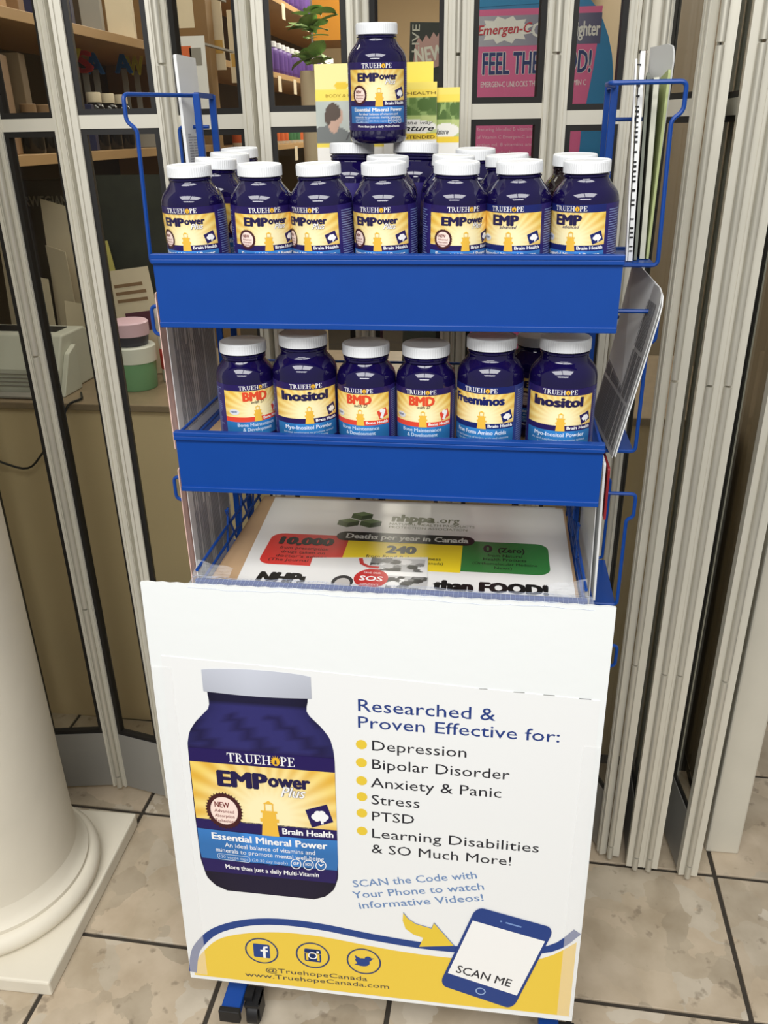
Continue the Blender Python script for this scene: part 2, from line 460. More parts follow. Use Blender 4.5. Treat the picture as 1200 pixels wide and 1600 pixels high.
M_STONE = mat('white_painted_stone', L(218, 211, 194), .6, noise=.15, nscale=5, bump=.25, bscale=25)
M_WOOD = mat('shelf_wood', L(186, 150, 104), .5, noise=.12, nscale=5)
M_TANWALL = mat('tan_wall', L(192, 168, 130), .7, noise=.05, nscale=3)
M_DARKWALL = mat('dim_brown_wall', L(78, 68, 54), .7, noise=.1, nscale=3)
M_KHAKI = mat('khaki_counter_front', L(212, 190, 150), .5, noise=.05, nscale=2)
M_CTOP = mat('counter_top_laminate', L(140, 122, 98), .35, noise=.25, nscale=40)
M_HARD = mat('tan_hardboard', L(190, 158, 122), .6, noise=.08, nscale=25)
M_WHITEP = mat('white_plastic_cap', L(238, 240, 242), .35, spec=.4, noise=.02, nscale=30)
M_PAPER = mat('white_paper', L(237, 238, 237), .6)
M_CORO = mat('white_corrugated_plastic', L(238, 241, 240), .42, bump=.15, bscale=40)
M_GREYP = mat('grey_printed_paper', L(196, 196, 194), .5)
M_COBALT = mat('cobalt_plastic', (0.006, 0.003, 0.046, 1), .06, spec=.6, coat=.3)
M_AMBER = mat('dark_amber_plastic', (0.012, 0.006, 0.006, 1), .08, spec=.6, coat=.3)
M_SIDE = mat('label_side_print', L(46, 62, 130), .4, noise=.5, nscale=420)
M_LABEL = mat('label_base', L(44, 34, 104), .35)

# tile: breccia marble
def tile_material():
    m = bpy.data.materials.new('beige_marble_tile'); m.use_nodes = True; nt = m.node_tree; b = nt.nodes['Principled BSDF']
    N = nt.nodes.new; K = nt.links.new
    tc = N('ShaderNodeTexCoord'); oi = N('ShaderNodeObjectInfo')
    mp = N('ShaderNodeVectorMath'); mp.operation = 'MULTIPLY_ADD'
    cx = N('ShaderNodeCombineXYZ')
    for k, f in enumerate((37., 91., 53.)):
        mm = N('ShaderNodeMath'); mm.operation = 'MULTIPLY'; mm.inputs[1].default_value = f
        K(oi.outputs['Random'], mm.inputs[0]); K(mm.outputs[0], cx.inputs[k])
    mp.inputs[1].default_value = (1, 1, 1); K(tc.outputs['Object'], mp.inputs[0]); K(cx.outputs[0], mp.inputs[2])
    ns = N('ShaderNodeTexNoise'); ns.inputs['Scale'].default_value = 9; ns.inputs['Detail'].default_value = 6; K(mp.outputs[0], ns.inputs['Vector'])
    ad = N('ShaderNodeMix'); ad.data_type = 'VECTOR'; ad.inputs['Factor'].default_value = .12
    K(mp.outputs[0], ad.inputs['A']); K(ns.outputs['Color'], ad.inputs['B'])
    vo = N('ShaderNodeTexVoronoi'); vo.inputs['Scale'].default_value = 15; K(ad.outputs['Result'], vo.inputs['Vector'])
    sp = N('ShaderNodeSeparateColor'); K(vo.outputs['Color'], sp.inputs[0])
    r1 = N('ShaderNodeValToRGB'); e = r1.color_ramp.elements
    e[0].position = 0; e[0].color = L(160, 146, 124); e[1].position = 1; e[1].color = L(214, 204, 186)
    x = e.new(.35); x.color = L(196, 178, 152); x = e.new(.6); x.color = L(204, 184, 158); x = e.new(.8); x.color = L(178, 164, 142)
    K(sp.outputs[0], r1.inputs['Fac'])
    n2 = N('ShaderNodeTexNoise'); n2.inputs['Scale'].default_value = 16; n2.inputs['Detail'].default_value = 8; K(mp.outputs[0], n2.inputs['Vector'])
    r2 = N('ShaderNodeValToRGB'); r2.color_ramp.elements[0].position = .32; r2.color_ramp.elements[1].position = .62
    r2.color_ramp.elements[0].color = L(160, 144, 120); r2.color_ramp.elements[1].color = L(206, 192, 170); K(n2.outputs['Fac'], r2.inputs['Fac'])
    mx = N('ShaderNodeMix'); mx.data_type = 'RGBA'; mx.inputs['Factor'].default_value = .40
    K(r1.outputs['Color'], mx.inputs['A']); K(r2.outputs['Color'], mx.inputs['B'])
    # small dark pits
    n3 = N('ShaderNodeTexNoise'); n3.inputs['Scale'].default_value = 34; n3.inputs['Detail'].default_value = 3; K(mp.outputs[0], n3.inputs['Vector'])
    r3 = N('ShaderNodeValToRGB'); r3.color_ramp.elements[0].position = .64; r3.color_ramp.elements[1].position = .72
    r3.color_ramp.elements[0].color = (0, 0, 0, 1); r3.color_ramp.elements[1].color = (.55, .55, .55, 1); K(n3.outputs['Fac'], r3.inputs['Fac'])
    m2 = N('ShaderNodeMix'); m2.data_type = 'RGBA'; K(r3.outputs['Color'], m2.inputs['Factor'])
    K(mx.outputs['Result'], m2.inputs['A']); m2.inputs['B'].default_value = L(120, 106, 88)
    hs = N('ShaderNodeHueSaturation'); hs.inputs['Value'].default_value = .88; K(m2.outputs['Result'], hs.inputs['Color']); K(hs.outputs['Color'], b.inputs['Base Color']); b.inputs['Roughness'].default_value = .38
    return m
M_TILE = tile_material()
M_GROUT = mat('dark_grout', L(58, 52, 44), .9, noise=.3, nscale=60)

# ------------------------------------------------------------------ floor
fl = MB().box(-3, 3, -3, 7, -.04, -.004).build('floor', M_GROUT); tag(fl, 'beige marble tile floor with dark grout lines', 'floor', kind='structure')
FY, GX, GY, PT = -.0231, -.463, .9816, .3069
hg = .0043
tile_mesh = None
for i in range(-3, 5):
    for j in range(-2, 6):
        cx, cy = GX+(i+.5)*PT, GY+(j+.5)*PT
        wx, wy = cx*math.cos(FY)-cy*math.sin(FY), cx*math.sin(FY)+cy*math.cos(FY)
        if j >= 2 and i < 3: continue
        if wy < .45: continue
        if tile_mesh is None:
            hh = PT/2-hg
            t = MB().box(-hh, hh, -hh, hh, -.01, 0).build('tile', M_TILE, fl, bevel=.0012); tile_mesh = t.data
        else:
            t = bpy.data.objects.new('tile', tile_mesh); COL.objects.link(t); t.parent = fl
            md = t.modifiers.new('bevel', 'BEVEL'); md.width = .0012; md.segments = 2; md.limit_method = 'ANGLE'
        t.location = (wx, wy, 0); t.rotation_euler = (0, 0, FY)

# ------------------------------------------------------------------ folding glass doors
TOPZ = 2.1
def door(idx, a, b, rail, th=.020, label=None, sw=.0175, tube_at_b=False):
    a, b = Vector(a), Vector(b); d = b-a; wd = d.length-.003
    root = thing('door_%d' % idx, label, 'door panel', (a.x+d.x/wd*.0015, a.y, 0.012), (0, 0, math.atan2(d.y, d.x)), kind='structure')
    hz = TOPZ-.012; t2 = th/2; r0, r1 = rail[0]-.012, rail[1]-.012
    kt = .15
    for x0 in (0, wd-sw):
        m = MB().box(x0, x0+sw, -t2, t2, 0, hz)
        m.box(x0+.0008, x0+.006, -t2-.0030, -t2, 0, hz); m.box(x0+sw-.0055, x0+sw-.0008, -t2-.0022, -t2, 0, hz)
        m.build('stile', M_FRAME, root)
    MB().box(sw, wd-sw, -t2+.002, t2-.002, r0, r1).build('rail', M_FRAME, root)
    MB().box(sw, wd-sw, -t2+.002, t2-.002, hz-.05, hz).build('rail', M_FRAME, root)
    MB().box(sw, wd-sw, -t2+.002, t2-.002, 0, kt).build('kick_plate', M_KICK, root)
    g = .0085
    for z0, z1 in ((kt, r0), (r1, hz-.05)):
        m = MB()
        x0, x1 = sw, wd-sw
        m.box(x0, x0+g, -t2+.0035, t2-.0035, z0, z1); m.box(x1-g, x1, -t2+.0035, t2-.0035, z0, z1)
        m.box(x0+g, x1-g, -t2+.0035, t2-.0035, z0, z0+g); m.box(x0+g, x1-g, -t2+.0035, t2-.0035, z1-g, z1)
        m.build('gasket', M_GASK, root)
        MB().box(x0+g*.6, x1-g*.6, -.0018, .0018, z0+g*.6, z1-g*.6).build('pane', M_GLASS, root)
    return root
def hinge(root_door, x, y, r=.0065):
    inv = root_door.matrix_basis.inverted()
    for z0, z1 in ((.012, .043), (.046, .49), (.4935, 1.02), (1.0235, 1.475), (1.479, TOPZ)):
        o = MB().tube([(0, 0, z0), (0, 0, z1)], r, 12).build('hinge_tube', M_TUBE, root_door, smooth=True)
        p = inv @ Vector((x, y, 0)); o.location = (p.x, p.y, p.z)
V = [(-1.125, 1.383), (-.972, 1.355), (-.817, 1.381), (-.677, 1.352), (-.521, 1.386), (-.371, 1.352), (-.217, 1.386), (-.068, 1.352), (.072, 1.386), (.188, 1.402)]
RZ = [(1.387, 1.406), (1.387, 1.406), (1.3872, 1.4058), (1.3895, 1.409), (1.386, 1.4065), (1.388, 1.408), (1.390, 1.410), (1.393, 1.4135), (1.3835, 1.403)]
LB = ['folding glass door panel at far left behind the column', 'folding glass door panel left of the white column edge, papers behind it',
      'folding glass door panel with the printer and paper rack seen through it', 'folding glass door panel with tubs and coloured letters behind it',
      'folding glass door panel behind the left end of the blue stand', 'folding glass door panel with the store bottle shelves behind it',
      'folding glass door panel behind the single raised bottle', 'folding glass door panel showing the left half of the pink poster',
      'folding glass door panel showing the right half of the pink poster']
doors = []
for i in range(len(V)-1):
    doors.append(door(i+1, V[i], V[i+1], RZ[i], label=LB[i]))
bpy.context.view_layer.update()
for vi in (2, 4, 6, 8):
    hinge(doors[vi], V[vi][0], V[vi][1]-.0145)
hinge(doors[8], V[9][0]+.007, V[9][1]-.013)
hinge(doors[6], V[7][0], V[7][1]-.0125, .0035)
S = [(.279, 1.293), (.3265, 1.270), (.353, 1.2695), (.4275, 1.260)]
B = [(.310, 1.432), (.340, 1.412), (.390, 1.400), (.455, 1.400)]
k = len(doors)+1
o5 = .0105
seq = [((.228, 1.400), (S[0][0]-o5, S[0][1]), .012, 'folding glass door panel running back from the stacked panels to the pink poster'),
       ((S[0][0]+o5, S[0][1]), B[0], .012, 'folded door panel, leftmost of the stack on the right'),
       ((S[1][0]-o5, S[1][1]), (B[0][0]+.014, B[0][1]), .012, 'folded door panel, second of the stack on the right'),
       ((S[1][0]+.0095, S[1][1]), (B[1][0]-.002, B[1][1]), .010, 'folded door panel, third of the stack on the right'),
       ((S[2][0]-.0055, S[2][1]), (B[1][0]+.0105, B[1][1]), .010, 'folded door panel, fourth of the stack on the right'),
       ((S[2][0]+.0095, S[2][1]), (B[2][0], B[2][1]), .011, 'folded door panel with dark gap beside it, fifth of the stack'),
       ((S[3][0]-o5, S[3][1]), (B[2][0]+.014, B[2][1]), .012, 'folded door panel with its grey kick plate showing, sixth of the stack'),
       ((.2085, 1.399), (.2115, 1.535), .014, 'narrow folded door panel seen edge on beside the pink poster'),
       ((S[3][0]+o5, S[3][1]), B[3], .012, 'folded door panel beside the white jamb, last of the stack')]
sd = []
for a, b, th, lb in seq:
    sd.append(door(k, a, b, (1.392, 1.414), th=th, label=lb, sw=.015)); k += 1
bpy.context.view_layer.update()
for q, di in enumerate((1, 2, 5, 8)):
    hinge(sd[di], S[q][0], S[q][1]-.004, .0058)
hinge(sd[0], .2225, 1.388, .006)

# jamb and store shell
j = MB().box(.482, .548, 1.338, 1.50, 0, 2.6).build('trim_1', M_FRAME, bevel=.004); tag(j, 'wide cream door jamb standing right of the folded panels', 'door jamb', kind='structure')
x = MB().box(.500, .546, 1.50, 6.6, 0, 2.6).build('wall_right', mat('olive_wall', L(132, 118, 96), .6, noise=.1, nscale=3)); tag(x, 'plain tan side wall of the store behind the jamb', 'wall', kind='structure')
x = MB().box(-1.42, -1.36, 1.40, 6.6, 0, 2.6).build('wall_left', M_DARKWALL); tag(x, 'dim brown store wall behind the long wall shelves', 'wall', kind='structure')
x = MB().box(-1.42, .546, 6.6, 6.66, 0, 2.6).build('wall_back', M_TANWALL); tag(x, 'tan back wall at the far end of the store', 'wall', kind='structure')
x = MB().box(-1.42, .546, 1.33, 6.66, 2.6, 2.66).build('ceiling', M_TANWALL); tag(x, 'store ceiling above the glass doors', 'ceiling', kind='structure')
x = MB().box(-1.42, .482, 1.33, 1.42, TOPZ+.002, 2.6).build('wall_front', M_FRAME); tag(x, 'cream header above the folding glass doors', 'wall', kind='structure')
x = MB().box(-1.42, -1.13, 1.36, 1.40, 0, TOPZ).build('wall_front_left', M_FRAME); tag(x, 'cream wall strip left of the folding doors', 'wall', kind='structure')

# ------------------------------------------------------------------ column
cb = thing('round_column', 'white round stone column on a square plinth at the left edge', 'column', (-.9295, 1.0685, 0), (0, 0, .0175), kind='thing')
MB().box(-.1985, .1985, -.1995, .1995, 0, .034).build('plinth', M_STONE, cb, bevel=.004)
prof = []
for i in range(9):
    a = -pi/2+pi*i/8; prof.append((.170+.021*math.cos(a), .055+.021*math.sin(a)))
prof += [(.172, .077), (.172, .084), (.166, .09), (.160, .10), (.155, .12)]
MB().lathe(prof, 72).build('base_moulding', M_STONE, cb, smooth=True)
MB().lathe([(.155, .12), (.1535, .16), (.149, 2.6)], 72).build('shaft', M_STONE, cb, smooth=True)

# ------------------------------------------------------------------ blue display stand
XL, XR, YF, YB = -.389, .132, .926, 1.235
stand = thing('display_stand', 'blue metal display stand on casters with three tiers and side literature pockets', 'display stand', (-.128, 1.08, 0))
SO = Vector((-.128, 1.08, 0))
def sp(mb, name, m=M_BLUE, parent=stand, smooth=False, bevel=0):
    mb.v = [(p[0]-SO.x, p[1]-SO.y, p[2]-SO.z) for p in mb.v]
    return mb.build(name, m, parent, smooth=smooth, bevel=bevel)
TILT = .057
SH1, SH2, SH3 = 1.2195, 1.011, .811     # shelf floor heights at the front
def shelf_z1(y): return SH1+TILT*(y-.972)
# tiers 1 and 2
for (zt, zb, zf, tilt) in ((1.256, 1.176, SH1, TILT), (1.044, .967, SH2, 0)):
    tier = sp(MB().box(XL, XR, YF, YF+.0016, zb, zt), 'fascia')
    m = MB().box(XL-.001, XR+.001, YF-.0035, YF+.007, zt-.004, zt+.0015); m.box(XL-.001, XR+.001, YF-.0035, YF-.0005, zt-.009, zt-.004)
    sp(m, 'top_rim', parent=tier, bevel=.0008)
    sp(MB().box(XL, XR, YF-.0025, YF+.004, zb-.0015, zb+.005), 'bottom_hem', parent=tier, bevel=.0008)
    y0, y1 = YF+.006, YB
    z0, z1 = (zf+tilt*(y0-.972), zf+tilt*(y1-.972))
    fm = MB().add([(XL+.006, y0, z0-.004), (XR-.006, y0, z0-.004), (XR-.006, y1, z1-.004), (XL+.006, y1, z1-.004), (XL+.006, y0, z0), (XR-.006, y0, z0), (XR-.006, y1, z1), (XL+.006, y1, z1)],
                  [(0, 3, 2, 1), (4, 5, 6, 7), (0, 1, 5, 4), (1, 2, 6, 5), (2, 3, 7, 6), (3, 0, 4, 7)])
    sp(fm, 'shelf_board', M_HARD)
    for xx in (XL+.002, XR-.002):
        for dz in (.006, .029):
            sp(MB().tube([(xx, YF+.003, zf+dz+tilt*(YF-.972)), (xx, YB, zf+dz+tilt*(YB-.972))], .0021), 'side_wire', smooth=True)
    for dz in (.006, .045):
        sp(MB().tube([(XL+.002, YB+.002, zf+dz+tilt*(YB-.972)), (XR-.002, YB+.002, zf+dz+tilt*(YB-.972))], .0021), 'back_wire', smooth=True)
    for q in range(5):
        yy = YF+.04+q*(YB-YF-.06)/4
        sp(MB().tube([(XL+.004, yy, zf-.0072+tilt*(yy-.972)), (XR-.004, yy, zf-.0072+tilt*(yy-.972))], .0022), 'cross_wire', smooth=True)
# tier 3: open wire tray
z3 = SH3
sp(MB().box(XL+.006, XR-.006, YF+.012, 1.262, z3-.005, z3), 'shelf_board', M_HARD)
sp(MB().box(XL, XR, YF+.004, YF+.0105, z3-.003, z3+.021), 'front_bar', bevel=.001)
for xx in (XL+.003, XR-.003):
    for dz in (.009, .034):
        sp(MB().tube([(xx, YF+.008, z3+dz), (xx, 1.262, z3+dz)], .0022), 'side_wire', smooth=True)
    for yy in (1.06, 1.13, 1.20):
        sp(MB().tube([(xx, yy, z3-.008), (xx, yy+.02, z3+.06)], .0018), 'side_wire', smooth=True)
        sp(MB().tube([(xx, yy+.05, z3-.008), (xx, yy+.01, z3+.06)], .0018), 'side_wire', smooth=True)
for dz in (.009, .036):
    sp(MB().tube([(XL+.003, 1.264, z3+dz), (XR-.003, 1.264, z3+dz)], .0022), 'back_wire', smooth=True)
for q in range(5):
    yy = YF+.04+q*.07
    sp(MB().tube([(XL+.004, yy, z3-.0085), (XR-.004, yy, z3-.0085)], .0022), 'cross_wire', smooth=True)
# uprights
for xx in (-.3985, .1335):
    for yy in (1.160, 1.225):
        sp(MB().box(xx-.0045, xx+.0045, yy-.003, yy+.003, .065, 1.428), 'upright', bevel=.001)
    for zz in (.075, .78, 1.426):
        sp(MB().box(xx-.003, xx+.003, 1.160, 1.225, zz-.003, zz+.003), 'upright_brace')
    sp(MB().box(xx-.0045, xx+.0045, YF+.02, YF+.026, .065, .80), 'upright', bevel=.001)
# side literature pockets
for sgn, xi in ((-1, -.3985), (1, .1335)):
    for q, (zt, zb, drop) in enumerate(((1.4245, 1.2275, .030), (1.1725, .988, .036), (.9265, .751, .034), (.681, .51, .034))):
        xo = -.128+sgn*.3255; yf, yr = 1.06, 1.20
        jog = .018 if sgn < 0 else .007
        if q == 0:
            pts = ([(xi, yr, zt+.002)] if sgn < 0 else [(.1335, 1.16, zt), (.117, 1.10, zt), (.117, yf, zt)])+[(xo+sgn*.002, yf, zt), (xo+sgn*.002, yf, zt-drop), (xo-sgn*.010, yf, zt-drop-.008), (xo-sgn*.006, yf, zb), (xi, yf, zb)]
        else:
            pts = [(xi, yf, zt), (xo+sgn*.002, yf, zt), (xo+sgn*.002, yf, zt-drop), (xo-sgn*jog, yf, zt-drop-.005), (xo-sgn*(jog if sgn < 0 else .006), yf, zb), (xi, yf, zb)]
        sp(MB().tube(pts, .0026, fil=.007), 'pocket_wire', smooth=True)
        xr = xo-sgn*.012
        pts = [(xi, yr, zt-.036), (xr, yr, zt-.036), (xr, yr, zb+.002), (xi, yr, zb+.002)]
        sp(MB().tube(pts, .0024, fil=.006), 'pocket_wire', smooth=True)
        pl = MB(); xa, xb = sorted((xi+sgn*.006, xo-sgn*.008))
        pl.box(xa, xb, yf+.002, yr-.004, zb-.001, zb+.0008)
        sp(pl, 'pocket_plate')
# base with feet and casters
for xx in (-.388, .132):
    foot = sp(MB().box(xx-.016, xx+.016, .846, 1.30, .050, .068), 'foot_bar', bevel=.002)
    sp(MB().box(xx-.0175, xx+.0175, .837, .847, .044, .070), 'end_cap', M_BLACK, foot, bevel=.001)
    for yy in (.880, 1.27):
        cx = xx+.030
        w_ = sp(MB().tube([(cx-.009, yy, .024), (cx+.009, yy, .024)], .0235, 24), 'caster_wheel', M_BLACK, foot, smooth=True)
        m = MB().box(cx-.0125, cx-.0105, yy-.014, yy+.014, .012, .054); m.box(cx+.0105, cx+.0125, yy-.014, yy+.014, .012, .054); m.box(cx-.0125, cx+.0125, yy-.018, yy+.018, .0485, .054)
        m.box(xx+.012, cx, yy-.01, yy+.01, .054, .064)
        sp(m, 'caster_fork', M_BLACK, foot)
sp(MB().box(-.388, .132, 1.27, 1.30, .056, .066), 'base_bar')
sp(MB().box(-.3985, .1425, YF+.02, YF+.026, .40, .42), 'cross_bar')

# ------------------------------------------------------------------ supplement bottles
def bottle_profile(R, Hh, rc):
    cb = Hh*.905
    p = [(R*.80, 0), (R*.93, .0016), (R*.985, .005), (R, .009), (R, Hh*.690), (R*.985, Hh*.722), (R*.945, Hh*.753), (R*.885, Hh*.780), (R*.81, Hh*.804), (R*.745, Hh*.823), (R*.70, Hh*.842), (rc*.945, Hh*.858), (rc*.93, Hh*.874), (rc*.97, Hh*.882), (rc*.97, Hh*.892), (rc*.90, Hh*.898), (rc*.90, Hh*.94)]
    return p, cb
def make_bottle(kind, R, Hh, rc, u, vsc, zlab, label, group, body=None):
    root = thing('supplement_bottle', label, 'bottle', group=group)
    prof, cb = bottle_profile(R, Hh, rc)
    MB().lathe(prof, 56).build('bottle_body', body or M_COBALT, root, smooth=True)
    n = 120
    cp = [(rc*.93, cb), (rc, cb+.0006), (rc, Hh-.0022), (rc*.985, Hh-.0007), (rc*.955, Hh), (rc*.90, Hh-.0002), (rc*.88, Hh-.0006)]
    MB().lathe(cp, n, rfun=lambda r, z, k: r*(1-.010*(k % 2)) if cb+.002 < z+.0016 and r > rc*.99 else r).build('cap', M_WHITEP, root, smooth=False)
    if kind is None: return root
    Rl = R+.00012
    a0 = -.5*u/Rl
    # label wrap: side print covers the rest
    lt, lb = zlab, zlab-.90*vsc
    lm = MB(); nn = 60; span = math.radians(330)
    vs = []
    for i in range(nn+1):
        a = -span/2+span*i/nn
        for z in (lb, lt): vs.append((Rl*math.sin(a), -Rl*math.cos(a), z))
    lm.add(vs, [(2*i, 2*i+2, 2*i+3, 2*i+1) for i in range(nn)])
    lab = lm.build('label', M_LABEL if kind != 'Freeminos' else M_SIDE, root, smooth=True)
    mp = lambda x, y, k: ((Rl+.00016*k)*math.sin(x*u/Rl), -(Rl+.00016*k)*math.cos(x*u/Rl), zlab+y*vsc)
    for nm, items in label_groups(kind).items():
        art(nm, items, mp, lab, LABELINK, step=.035)
    # fine print columns on the sides of the label
    for s0, s1 in ((.56, .86), (-.86, -.56)):
        items = []
        for q in range(26):
            yy = -.07-q*.031
            x1 = s1-random.random()*.10
            items.append((rect(s0, x1, yy-.013, yy), L(120, 134, 184), 1))
        tag(art('side_print', items, mp, lab, LABELINK, step=.035), kind='stuff')
    return root

def place(root, x, y, z, rz, rx=0, label=None, first=False):
    o = root if first else copy_tree(root)
    o.location = (x, y, z); o.rotation_euler = (rx, 0, rz)
    if label: o['label'] = label
    return o
def facing(x, y, deg): return math.atan2(-x, y)+math.radians(deg)

EMP_DIM = (.0357, .1292, .0249)
protoP = make_bottle('EMPP', *EMP_DIM, .078, .0815, .0884, 'x', 'blue bottles on the top tier'); collect_kids(protoP)
protoE = make_bottle('EMP', *EMP_DIM, .078, .0815, .0884, 'x', 'blue bottles on the top tier'); collect_kids(protoE)
protoI = make_bottle('Inositol', .0400, .1475, .0297, .087, .0885, .0952, 'x', 'blue bottles on the middle tier'); collect_kids(protoI)
protoB = make_bottle('BMD', .0363, .1370, .0287, .080, .0815, .0900, 'x', 'blue bottles on the middle tier'); collect_kids(protoB)
protoF = make_bottle('Freeminos', .0400, .1475, .0297, .087, .0885, .0952, 'x', 'blue bottles on the middle tier'); collect_kids(protoF)

def top_pose(y): return shelf_z1(y)+.0005
row1 = [(-.3478, -25, 'P', 'white-capped blue EMPower bottle, leftmost of the front row on the top tier'),
        (-.2694, 4, 'P', 'white-capped blue EMPower bottle, second from left in the top front row'),
        (-.1978, -33, 'P', 'blue EMPower bottle turned left, third from left in the top front row'),
        (-.1260, -19, 'P', 'white-capped blue EMPower bottle, middle of the seven in the top front row'),
        (-.0502, 16, 'P', 'blue EMPower bottle turned right, fifth from left in the top front row'),
        (.0216, -19, 'E', 'blue EMP advanced bottle, the left of two in the top front row'),
        (.0934, -24, 'E', 'blue EMP advanced bottle at the right end of the top front row')]
first = {'P': True, 'E': True, 'I': True, 'B': True, 'F': True}
PR = {'P': protoP, 'E': protoE, 'I': protoI, 'B': protoB, 'F': protoF}
def put(k, x, y, z, deg, label, rx=0, group=None):
    o = place(PR[k], x, y, z, facing(x, y, deg), rx, label, first[k]); first[k] = False
    if group: o['group'] = group
    return o
for x, dg, k, lb in row1:
    put(k, x, .972, top_pose(.972), dg, lb, TILT)
row = [(-.3503, 1.0465, 'P', 70, 'blue bottle directly behind the leftmost front bottle of the top tier'),
       (-.3530, 1.1205, 'P', 40, 'blue bottle third in the left column of the top tier, near the left wires'),
       (-.3532, 1.1945, 'P', -30, 'rearmost blue bottle of the left column on the top tier'),
       (-.1370, 1.0465, 'P', 30, 'blue bottle behind the middle front bottle of the top tier'),
       (-.0620, 1.0465, 'P', 60, 'blue bottle behind the fifth front bottle of the top tier'),
       (.0120, 1.0465, 'P', -60, 'blue bottle behind the left EMP bottle on the top tier'),
       (-.0345, 1.1350, 'P', 10, 'blue bottle farthest back near the pink poster on the top tier')]
for x, y, k, dg, lb in row:
    put(k, x, y, top_pose(y), dg, lb, TILT)
# taller bottles carrying the raised one
put('B', -.1939, 1.132, top_pose(1.132), 150, 'larger blue bottle carrying the raised bottle, on its left', TILT, 'large bottles under the raised bottle')
put('B', -.1120, 1.132, top_pose(1.132), 150, 'larger blue bottle carrying the raised bottle, on its right', TILT, 'large bottles under the raised bottle')
put('P', -.1549, 1.1255, top_pose(1.132)+.1378, -1, 'blue EMPower bottle standing alone on top of two other bottles', TILT, 'blue bottles on the top tier')
amb = make_bottle(None, .0335, .1290, .0249, .078, .085, .083, 'dark brown bottle with white cap behind the right EMP bottle', 'blue bottles on the top tier', body=M_AMBER)
amb['group'] = 'dark bottles'; amb.location = (.0825, 1.044, top_pose(1.044)); amb.rotation_euler = (TILT, 0, 0)
row2 = [(-.3078, 'B', 14, 'blue BMD bottle with orange-red band, leftmost on the middle tier'),
        (-.2313, 'I', 0, 'blue Inositol bottle between two BMD bottles on the middle tier'),
        (-.1540, 'B', -18, 'blue BMD bottle third from left on the middle tier'),
        (-.0810, 'B', -9, 'blue BMD bottle next to the Freeminos bottle on the middle tier'),
        (-.0028, 'F', -16, 'blue Freeminos bottle on the middle tier'),
        (.0829, 'I', -2, 'blue Inositol bottle at the right end of the middle tier')]
for x, k, dg, lb in row2:
    put(k, x, .977, SH2+.0006, dg, lb)
put('P', .0540, 1.066, SH2+.0006, 20, 'blue bottle half hidden behind the right Inositol bottle on the middle tier', 0, 'blue bottles on the middle tier')

# ------------------------------------------------------------------ poster board hung on the front of the stand
PB = (-.456, .862, .11); PTILT = -math.atan2(.044, .728)
board = thing('poster_board', 'white corrugated plastic poster board hanging on the front of the stand', 'poster', PB, (PTILT, 0, 0))
# local axes: x right, z up the board, -y toward the viewer
PW, PH = .62, .7293
m = MB()
edge = [(0, 0), (PW, 0), (PW, PH)]
nt_ = 62
for i in range(nt_+1):
    edge.append((PW-PW*i/nt_, PH+(.0009 if i % 2 else -.0003)))
m.prism(edge, (1, 0, 0), (0, 0, 1), (0, .0045, 0))
m.build('board', M_CORO, board)
sheet = MB().prism([(.004, .006), (.6185, .010), (.612, .5925), (.30, .606), (.017, .6175)], (1, 0, 0), (0, 0, 1), (0, -.0006, 0), (0, -.0002, 0)).build('printed_sheet', M_PAPER, board)
def pm(x, y, k): return (x, -.0008-.00022*k, y)
PN = L(40, 62, 128); PBK = L(40, 40, 46); PYEL = L(232, 200, 64)
for s, x0, x1, y, cap, c, b in [
    ('Researched &', .2918, .478, .5502, .0198, PN, .003), ('Proven Effective for:', .2912, .5645, .5230, .0192, PN, .003),
    ('Depression', .3103, .4413, .4866, .0170, PBK, 0), ('Bipolar Disorder', .3099, .5014, .4550, .0172, PBK, 0),
    ('Anxiety & Panic', .3075, .4915, .4228, .0172, PBK, 0), ('Stress', .3082, .3776, .3926, .0172, PBK, 0),
    ('PTSD', .3087, .370, .3630, .0168, PBK, 0), ('Learning Disabilities', .3083, .5486, .3315, .0172, PBK, 0),
    ('& SO Much More!', .3072, .5109, .3030, .0168, PBK, 0)]:
    art('lettering', [(text2d(s, x0, x1, y, cap, bold=b), c, 1)], pm, sheet)
for (x, y) in [(.2953, .4949), (.2947, .4641), (.2945, .4327), (.2944, .4045), (.2938, .3748), (.2936, .342)]:
    art('bullet_dot', [(ell(x, y, .0079), PYEL, 1)], pm, sheet)
for s, x0, x1, y, a in [('SCAN the Code with', .2790, .468, .2325, .217), ('Your Phone to watch', .2785, .479, .2103, .213), ('informative Videos!', .2874, .479, .1903, .216)]:
    art('lettering', [(rot2d(text2d(s, x0, x1, y, .0135, bold=.008), a, (x0, y)), L(112, 142, 186), 1)], pm, sheet)
# curling arrow
arr = [(.3544, .1930), (.362, .1815), (.3734, .1728), (.3977, .1667), (.4013, .1787), (.4332, .1356), (.3791, .1256), (.3855, .1450), (.370, .1500), (.358, .160), (.3535, .176)]
def fan(pts):
    c = (sum(p[0] for p in pts)/len(pts), sum(p[1] for p in pts)/len(pts))
    return [c]+list(pts), [(0, i+1, (i+1) % len(pts)+1) for i in range(len(pts))]
art('arrow_print', [((arr, [(0, 1, 2, 8, 9, 10), (2, 3, 7, 8), (3, 4, 5, 6, 7)]), PYEL, 4), (strip(arr[0:4], .0012), L(96, 130, 190), 5), (strip(arr[3:6], .0012), L(96, 130, 190), 5)], pm, sheet)
